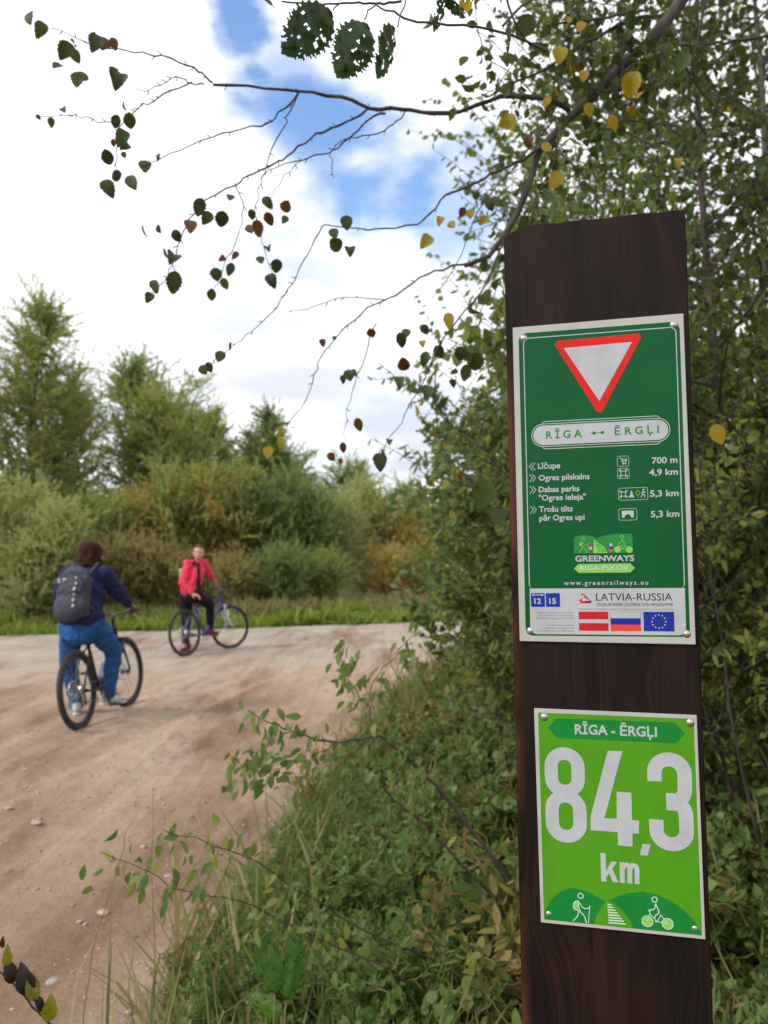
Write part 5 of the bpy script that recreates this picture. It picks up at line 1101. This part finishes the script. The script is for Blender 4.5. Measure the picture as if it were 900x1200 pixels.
bk = [ # name, path, Z0, Z1, r0, r1
 ('limb', [(1010, -130), (900, -70), (830, -35), (795, 5), (765, 45), (725, 80), (690, 115), (660, 145), (636, 175), (620, 215), (598, 265), (575, 298), (545, 312)], 2.06, 1.95, .020, .005),
 ('branch', [(668, 128), (640, 115), (600, 112), (560, 122), (530, 132), (505, 133), (470, 128), (432, 126), (400, 114), (350, 106), (310, 102), (250, 97)], 2.0, 1.75, .0065, .0030),
 ('twig', [(250, 97), (238, 86), (220, 77), (190, 68), (165, 62), (140, 57), (105, 52), (60, 32)], 1.75, 1.65, .0024, .0008),
 ('twig', [(240, 97), (222, 97), (211, 90), (195, 98), (175, 105), (158, 107)], 1.75, 1.68, .0018, .0007),
 ('twig', [(228, 97), (200, 108), (180, 117), (163, 127), (150, 137), (140, 150), (137, 175), (137, 198)], 1.75, 1.70, .0018, .0008),
 ('twig', [(138, 143), (115, 141), (95, 137), (82, 134), (60, 138), (42, 137)], 1.7, 1.66, .0013, .0006),
 ('twig', [(352, 107), (340, 120), (322, 138), (305, 147), (270, 153), (235, 166), (200, 180), (165, 195)], 1.82, 1.7, .0026, .0008),
 ('twig', [(350, 108), (340, 130), (332, 150), (320, 172), (312, 195), (305, 215), (300, 240), (296, 262)], 1.82, 1.78, .0018, .0007),
 ('twig', [(432, 127), (415, 140), (395, 147), (372, 157), (350, 172), (330, 187), (312, 196), (290, 207), (275, 217), (240, 235), (226, 252), (215, 272), (206, 300), (195, 325), (178, 345)], 1.88, 1.75, .0030, .0008),
 ('twig', [(452, 130), (430, 142), (415, 156), (400, 170), (385, 178), (360, 186), (340, 190), (325, 195), (305, 208)], 1.88, 1.78, .0028, .0008),
 ('twig', [(475, 130), (465, 142), (450, 153), (425, 160), (405, 163), (392, 172)], 1.9, 1.84, .0022, .0010),
 ('twig', [(388, 180), (390, 190), (391, 208)], 1.86, 1.85, .0012, .0006), ('twig', [(355, 187), (340, 200), (322, 222), (312, 240)], 1.86, 1.85, .0010, .0006),
 ('twig', [(275, 215), (285, 235), (283, 260), (275, 285), (262, 315), (248, 345)], 1.8, 1.78, .0012, .0006), ('twig', [(298, 250), (305, 275), (312, 300), (320, 325)], 1.8, 1.78, .0012, .0006),
 ('branch', [(640, 168), (615, 185), (600, 193), (575, 205), (545, 220), (523, 230), (505, 250), (488, 262), (450, 268), (420, 268), (382, 262)], 1.98, 1.85, .0042, .0012),
 ('twig', [(382, 262), (368, 280), (355, 305), (342, 332), (330, 352), (312, 372), (296, 388), (275, 403), (242, 430)], 1.85, 1.8, .0016, .0007),
 ('twig', [(560, 306), (530, 312), (500, 322), (478, 335), (455, 350), (430, 362), (408, 380), (392, 397), (375, 420), (368, 440), (358, 468), (340, 496), (328, 512)], 1.96, 1.85, .0026, .0008),
 ('twig', [(452, 352), (420, 348), (395, 349), (360, 362), (338, 366)], 1.9, 1.86, .0012, .0005),
 ('twig', [(440, 380), (432, 405), (425, 425), (415, 450), (408, 478), (405, 500), (402, 522)], 1.9, 1.88, .0014, .0006),
 ('twig', [(520, 395), (505, 425), (495, 450), (482, 470), (470, 495), (450, 520), (443, 535)], 1.92, 1.88, .0016, .0007),
 ('twig', [(512, 425), (510, 455), (512, 490), (518, 520), (532, 545), (545, 556), (565, 570)], 1.92, 1.88, .0016, .0008),
 ('twig', [(598, 265), (570, 330), (545, 365), (520, 395), (505, 425)], 1.95, 1.9, .003, .0014),
 ('branch', [(777, 18), (743, 22), (700, 43), (667, 62), (640, 80), (600, 98), (575, 112)], 2.04, 1.9, .0060, .0022),
 ('branch', [(778, -20), (740, 10), (715, 20), (690, 24), (648, 28)], 2.02, 1.9, .0050, .0025),
 ('twig', [(692, 24), (680, 45), (690, 80), (720, 85)], 1.95, 1.9, .002, .0012), ('twig', [(730, 78), (720, 110), (700, 105), (655, 90), (640, 60)], 2.0, 1.9, .0018, .0008),
 ('branch', [(960, 20), (900, 42), (860, 48), (833, 51), (800, 54), (775, 60), (740, 75)], 2.3, 2.1, .0055, .002),
 ('branch', [(830, -40), (824, 10), (818, 50), (810, 80), (807, 110), (812, 135), (828, 158)], 2.35, 2.5, .0055, .0035),
 ('twig', [(655, 150), (648, 190), (630, 230), (610, 290), (560, 340)], 1.97, 1.92, .002, .0008), ('twig', [(650, 140), (600, 200), (560, 250), (530, 320), (505, 350)], 2.0, 1.9, .002, .0008),
 ('twig', [(728, 0), (723, 60), (715, 110)], 2.0, 2.05, .0016, .001), ('twig', [(900, 100), (870, 170), (840, 260), (836, 330)], 2.3, 2.2, .002, .001), ('twig', [(560, 35), (575, 70), (605, 90), (660, 150)], 1.95, 2.0, .0014, .0012),
 ('twig', [(810, 60), (800, 75), (840, 130), (900, 165)], 2.1, 2.3, .003, .0015),
]
twigs = []
o = newobj('trunk', tubes_mesh('trunk', [(np.vstack([lead, [list(W(1010, -130, 2.06))]]), [.06, .055, .045, .034, .026, .021])], 10), M_bark_l, None, True); unworld(o, birch)
for nm, P, Z0, Z1, r0, r1 in bk:
    pp = smooth_path(P, Z0, Z1, rngb, 3, .0018); n = len(pp); rr0 = np.linspace(r0, r1, n)*(1+.12*rngb.normal(size=n).clip(-1, 1))
    polys = [(pp, rr0)]
    for k in range(2, n-1):                       # short spur shoots
        if r0 < .007 and rngb.rand() < .45:
            d = pp[k+1]-pp[k]; d /= np.linalg.norm(d); r_ = rngb.normal(size=3); r_ -= d*r_.dot(d); r_ /= np.linalg.norm(r_); polys.append((np.array([pp[k], pp[k]+r_*.006+d*.003, pp[k]+r_*.010+d*.007]), [.0012, .001, .0006]))
    me = tubes_mesh(nm, polys, 7 if r0 > .004 else 5); me.shade_smooth(); o = newobj(nm, me, M_bark if r0 > .004 else M_twig); unworld(o, birch); twigs.append((nm, pp, r0))

def leafproto(name, L_, Wd, seed, fold=.2, curl=.25, n=12, teeth=.05, kind='birch'):
    r = random.Random(seed); pts = []
    prof = lambda t: (math.sin(math.pi*min(1, t**.78))**.72) if kind == 'birch' else math.sin(math.pi*t**.8)**.8
    V = []; F = []
    for i in range(n+1):
        t = i/n; w_ = prof(t)*Wd/2 if 0 < i < n else 0; jag = 1+teeth*(1 if i % 2 else -1)*r.uniform(.5, 1.2)
        c = -curl*(t-.4)**2*L_
        tw_ = .15*(r.random()-.5)
        V += [(-w_*jag, t*L_, c+fold*w_*(1+tw_)), (0, t*L_*1.0, c), (w_*jag*r.uniform(.92, 1.08), t*L_, c+fold*w_*(1-tw_))]
    for i in range(n):
        a = i*3; F += [(a, a+1, a+4, a+3), (a+1, a+2, a+5, a+4)]
    k = len(V); V += [(0, -.35*L_, .04*L_), (.012*L_, 0, 0), (-.012*L_, 0, 0)]; F += [(k, k+1, k+2)]       # stalk
    me = mesh('leaf', V, F); me.shade_smooth(); return me
BL = [leafproto('leaf', 1, .82, s, fold=random.Random(s).uniform(.05, .5), curl=random.Random(s).uniform(0, .6)) for s in range(6)]
def recol(mes, m):
    out_ = []
    for a in mes: b2 = a.copy(); b2.materials.clear(); b2.materials.append(m); out_.append(b2)
    return out_
BLg, BLb, BLy = recol(BL, M_birch), recol(BL, M_birch_brown), recol(BL, M_birch_yel)
AL = [leafproto('leaf', 1, .78, s+50, fold=.3, curl=.3, kind='x', teeth=.06) for s in range(4)]
ALg, ALy = recol(AL, M_alder), recol(AL, M_birch_yel)
rl = random.Random(12)
def put_leaf(meshes, c, L_, parent, dirn=None, face=.6):
    me = rl.choice(meshes); o = bpy.data.objects.new('leaf', me); COL.objects.link(o)
    d = Vector(dirn) if dirn else Vector((rl.gauss(0, .45), rl.gauss(0, .45), -1))
    tocam = (CAM-Vector(c)).normalized(); nrm = tocam*face+Vector((rl.gauss(0, 1), rl.gauss(0, 1), rl.gauss(0, 1)))*(1-face)*.8+Vector((0, 0, .2))
    d.normalize(); orient(o, Vector(c)-d*L_*.45, d, nrm); o.scale = (L_*rl.uniform(.72, 1.05), L_, L_*rl.uniform(.5, 1.6))
    Mw = o.matrix_basis.copy(); o.parent = parent; o.matrix_basis = parent.matrix_basis.inverted() @ Mw
    return o
listed = """48 34 18 g;35 20 15 n;78 59 20 g;88 65 15 g;87 50 11 n;113 50 20 g;110 47 16 n;123 51 15 b;133 51 13 b;68 77 15 n;91 92 21 g;97 90 17 g;139 92 20 g;133 84 12 g;60 143 10 g;74 128 9 b;45 137 9 n;136 142 14 g;152 141 16 g;143 160 22 g;147 171 14 g;133 167 8 b;126 184 16 g;145 181 7 g;137 206 16 n;126 220 19 g;154 213 19 g;186 184 9 n;170 194 15 n;146 124 9 n;
270 231 13 b;234 242 19 n;243 255 15 g;260 256 17 g;223 264 19 b;207 276 13 g;203 301 22 g;204 330 23 g;181 335 16 g;175 348 12 g;169 270 13 n;186 268 9 n;195 297 12 n;313 237 14 g;335 242 14 b;315 256 14 b;302 267 17 b;292 268 12 b;334 257 12 g;295 251 11 g;320 243 10 n;314 290 9 b;305 304 13 g;324 311 14 g;318 328 16 g;270 315 14 g;261 303 9 b;276 299 10 b;253 321 14 g;263 332 12 g;248 345 13 g;
406 260 16 g;391 273 13 g;393 287 16 g;410 293 13 g;245 430 11 g;258 417 14 g;270 406 10 n;238 433 11 g;378 401 9 b;392 396 6 g;435 390 11 b;409 439 13 g;414 437 9 g;402 444 9 g;420 497 14 b;402 524 11 b;388 535 10 b;399 540 6 b;330 505 11 y;329 518 15 y;314 529 15 y;456 517 10 g;445 540 20 g;449 532 12 n;
526 375 21 y;514 412 15 g;498 420 16 g;540 414 15 g;558 423 20 g;546 436 18 g;548 418 12 g;473 427 16 b;468 447 15 g;470 398 16 g;476 390 12 g;501 458 16 g;495 402 10 y;497 386 12 g;568 578 28 g;585 603 22 g;552 562 16 g;540 558 9 b;
656 63 22 y;652 210 24 y;718 143 20 y;741 98 30 y;748 110 14 y;795 190 16 y;641 118 15 y;595 143 26 y;681 30 14 y;667 23 10 y;699 53 14 g;800 72 22 g;841 508 26 y;690 128 16 y;640 172 14 y;529 263 13 y;516 258 13 y;542 248 10 b;551 250 13 y;500 282 22 y;567 258 14 y;574 240 12 g;620 165 12 b;613 72 14 g;616 30 24 g;637 230 14 n;700 70 18 n;684 88 16 y"""
nleaf = 0
def nearZ(u): return float(np.interp(u, [0, 250, 450, 600, 800, 900], [1.66, 1.74, 1.86, 1.94, 2.05, 2.15]))
for it in listed.replace('\n', '').split(';'):
    u, v, s, c = it.split(); u, v, s = float(u), float(v), float(s); Z = nearZ(u)+rl.uniform(-.04, .02)
    if u > 600 and v < 260: Z -= .25
    if v > 450 and u > 520: Z = 1.9
    if u > 830 and v > 400: Z = 1.4
    L_ = s*(1.0 if c == 'y' else 1.2)*Z/FPX; ms = {'g': BLg, 'b': BLb, 'y': BLy, 'n': BLg}[c]
    put_leaf(ms, W(u, v, Z), L_, birch, None, .9 if c != 'n' else .15); nleaf += 1
# leaves along the right-hand branches (random, denser to the right)
for i in range(170):
    nm, pp, r0 = rl.choice([t for t in twigs if t[1][-1][0] > .1 and t[1][:, 0].mean() > .28])
    k = rl.randrange(len(pp)); p = Vector(pp[k])+Vector((rl.gauss(0, .05), rl.gauss(0, .10), rl.gauss(-.02, .05)))
    put_leaf(rl.choice((BLg, BLg, BLg, ALg, ALg, BLy if rl.random() < .35 else BLg)), p, rl.uniform(.024, .042), birch, None, .35); nleaf += 1
# the rest of this crown, finer side twigs with leaves, as one mass
LP = []; LD = []; thin = []
for nm, pp, r0 in twigs:
    mean = pp[:, 0].mean()
    if mean < .28 or pp[:, 0].max() < .35: continue
    for j in range(9):
        p, d = at(pp, rngb.rand()); tp = poly(p, d/np.linalg.norm(d)*.4+rngb.normal(size=3)*np.array([.6, .9, .5])+np.array([.25, .3, .1]), rngb.uniform(.12, .34), rngb, 5, .2, -.05)
        if tp[:, 0].min() < .12: continue
        thin.append((tp, np.linspace(.0013, .0006, 5))); a1, b1 = twig_leaves(tp, 7, rngb, .1, .5); LP.append(a1); LD.append(b1)
me = tubes_mesh('side_twigs', thin, 4); o = newobj('side_twigs', me, M_twig); o['kind'] = 'stuff'; unworld(o, birch)
P = np.concatenate(LP); me = leafmesh('foliage', P, np.concatenate(LD), .030*rngb.uniform(.6, 1.2, len(P)), rngb, 'ovate', .3); o = newobj('foliage', me, M_alder); o['kind'] = 'stuff'; unworld(o, birch)

# ---- elm twig with the three big eaten leaves at the top
elm = empty('elm_branch', W(620, -60, 1.25), label='elm twig at the top carrying three big dark toothed leaves full of holes', cat='branch')
for P, Z0, Z1, r0, r1 in (([(700, -50), (640, -10), (610, 8), (590, 30)], 1.3, 1.2, .003, .002), ([(640, 60), (600, 42), (560, 32), (510, 27), (480, 24), (462, 14), (452, 12)], 1.3, 1.05, .0022, .0012), ([(470, 2), (455, 3), (440, 4), (420, 4), (400, 4), (375, 5), (330, 1)], 1.05, 1.0, .0016, .0010), ([(405, 4), (396, 6), (390, 12)], 1.02, 1.0, .001, .0008), ([(442, 4), (432, 12), (428, 24)], 1.02, 1.0, .001, .0008), ([(476, 0), (468, 22), (466, 32)], 1.02, 1.0, .001, .0008), ([(452, 12), (444, 8), (440, 4)], 1.05, 1.03, .001, .001), ([(590, -20), (600, 20), (622, 55)], 1.25, 1.3, .0022, .0015)):
    pp = smooth_path(P, Z0, Z1, rngb, 3, .0006); me = tubes_mesh('twig', [(pp, np.linspace(r0, r1, len(pp)))], 6); me.shade_smooth(); o = newobj('twig', me, M_twig); unworld(o, elm)
for (bu, bv), (tu, tv), wd, hl, ft, sd in (((390, 12), (331, 62), .070, 15, .97, 1), ((432, 26), (396, 90), .066, 13, .92, 2), ((466, 33), (444, 92), .056, 10, .50, 3), ((528, -10), (510, 38), .034, 26, .5, 4), ((556, -12), (540, 14), .030, 10, .7, 5), ((300, -14), (322, 6), .03, 4, .6, 6), ((600, 30), (596, 62), .030, 6, .5, 7), ((520, -8), (548, 20), .025, 3, .4, 8)):
    a, b2 = W(bu, bv, 1.0), W(tu, tv, .98); me = bigleaf((b2-a).length, wd, sd, hl, .22, res=40, curl=.1, tooth=11); o = newobj('leaf', me, M_birch_yel if sd == 5 else M_bigleaf)
    tocam = (CAM-a).normalized(); side = Vector((1, .3, .2)); orient(o, a, b2-a, tocam*ft+side*(1-ft)); Mw = o.matrix_basis.copy(); o.parent = elm; o.matrix_basis = elm.matrix_basis.inverted() @ Mw

# ---- arching sapling in the verge
sap = empty('sapling', (W(640, 1090, 2.6).x, W(640, 1090, 2.6).y, 0), label='young willow arching out of the verge over the dirt, with drooping leafy twigs', cat='sapling')
SL = recol([leafproto('leaf', 1, .46, s+70, fold=.3, curl=.4, kind='x', teeth=.02) for s in range(4)], M_willow2); SLg = recol(SL, M_weed)
SPp = [([(650, 1130), (600, 1035), (575, 1000), (545, 962), (510, 920), (475, 885), (450, 867), (432, 863), (400, 868), (370, 866), (340, 856), (315, 846), (290, 830)], 2.6, 2.25, .0085, .0012), ([(436, 864), (415, 880), (395, 900), (380, 915), (350, 935)], 2.4, 2.35, .002, .0008), ([(440, 865), (425, 890), (415, 915), (408, 940)], 2.4, 2.35, .002, .0008), ([(400, 868), (370, 885), (340, 895), (300, 905), (275, 890)], 2.36, 2.3, .0018, .0007), ([(340, 856), (320, 870), (300, 885), (290, 905)], 2.3, 2.25, .0014, .0006),
       ([(575, 1050), (520, 990), (490, 960), (462, 936), (452, 925)], 2.5, 2.35, .005, .0025), ([(440, 864), (430, 830), (410, 800), (400, 775), (405, 755)], 2.42, 2.5, .0025, .001), ([(430, 830), (440, 800), (460, 770), (485, 745)], 2.45, 2.5, .002, .001), ([(520, 1130), (430, 1090), (360, 1050), (300, 1010), (250, 990), (190, 972)], 2.3, 2.0, .003, .0009), ([(480, 1150), (400, 1110), (330, 1080), (280, 1055), (220, 1045), (170, 1020), (120, 998)], 2.2, 1.95, .0026, .0008)]
for P, Z0, Z1, r0, r1 in SPp:
    pp = smooth_path(P, Z0, Z1, rngb, 3, .003); me = tubes_mesh('branch', [(pp, np.linspace(r0, r1, len(pp)))], 7); me.shade_smooth(); o = newobj('branch', me, M_bark if r0 > .004 else M_twig); unworld(o, sap)
    t0 = 14 if r0 > .006 else 3
    for k in range(t0, len(pp)):
        for _ in range(5 if r0 < .006 else 4):
            if rl.random() < .95: put_leaf(rl.choice((SL, SLg)), Vector(pp[k])+Vector((rl.gauss(0, .028), rl.gauss(0, .04), rl.gauss(-.025, .03))), rl.uniform(.026, .052), sap, (rl.gauss(-.3, .5), rl.gauss(0, .4), rl.gauss(-.8, .4)), .4)
# ---- thin upright dead stems near the track
for i, (P, Z) in enumerate((([(178, 1200), (180, 1100), (178, 1000), (180, 922)], 2.1), ([(98, 1190), (108, 1120), (128, 1050), (150, 975), (160, 955)], 1.95), ([(125, 1200), (128, 1120), (130, 1060)], 1.95), ([(262, 1195), (250, 1150), (240, 1100)], 2.2))):
    pp = smooth_path(P, Z, Z+.1, rngb, 3, .002); g0_ = pp[0].copy(); g0_[2] = -.02; pp = np.vstack([[g0_], pp]); me = tubes_mesh('dry_stem', [(pp, np.linspace(.0016, .0006, len(pp)))], 4); o = newobj('dry_stem', me, M_stem)
    tag(o, ['tall thin stem with a seed head, rightmost of the stems before the bare dirt', 'long thin stem leaning right in front of the dirt track', 'short straight stem between two taller thin stems', 'short bent stem at the leafy edge of the verge'][i], 'stem', 'thin dry stems at the edge of the track')
# ---- twig with yellow and black leaves in the bottom left corner
cn = empty('corner_twig', W(95, 1235, 1.15), label='twig with yellow and blackened leaves in the bottom left corner', cat='twig')
pp = smooth_path([(110, 1250), (62, 1205), (45, 1185), (28, 1168), (10, 1148), (-20, 1125)], 1.15, 1.12, rngb, 3, .0008)
o = newobj('stem', tubes_mesh('stem', [(pp, np.linspace(.0022, .0010, len(pp)))], 6), M_twig); unworld(o, cn)
M_ybl = leafmat('blotched_leaf', [(.30, .28, .03), (.22, .24, .03)], .35, spots=.7, spotcol=(.012, .008, .006)); M_blk = leafmat('blackened_leaf', [(.012, .010, .007), (.03, .025, .008)], .1, spots=.4)
CL = [leafproto('leaf', 1, .58, s+90, fold=.35, curl=.5, kind='x', teeth=.05) for s in range(3)]; CY, CB = recol(CL, M_ybl), recol(CL, M_blk)
for u, v, s, ms, dr in ((58, 1184, 32, CY, (.1, 0, 1)), (30, 1150, 38, CB, (-.35, 0, 1)), (38, 1158, 34, CY, (-.3, .2, 1)), (8, 1122, 26, CY, (.05, 0, 1)), (12, 1140, 30, CB, (-.3, 0, 1)), (3, 1105, 14, CB, (0, 0, 1)), (46, 1176, 24, CB, (-.4, 0, .8))):
    put_leaf(ms, W(u, v, 1.12), s*1.12/FPX, cn, dr, .75)
# ---- wire-thin stem crossing right of the post
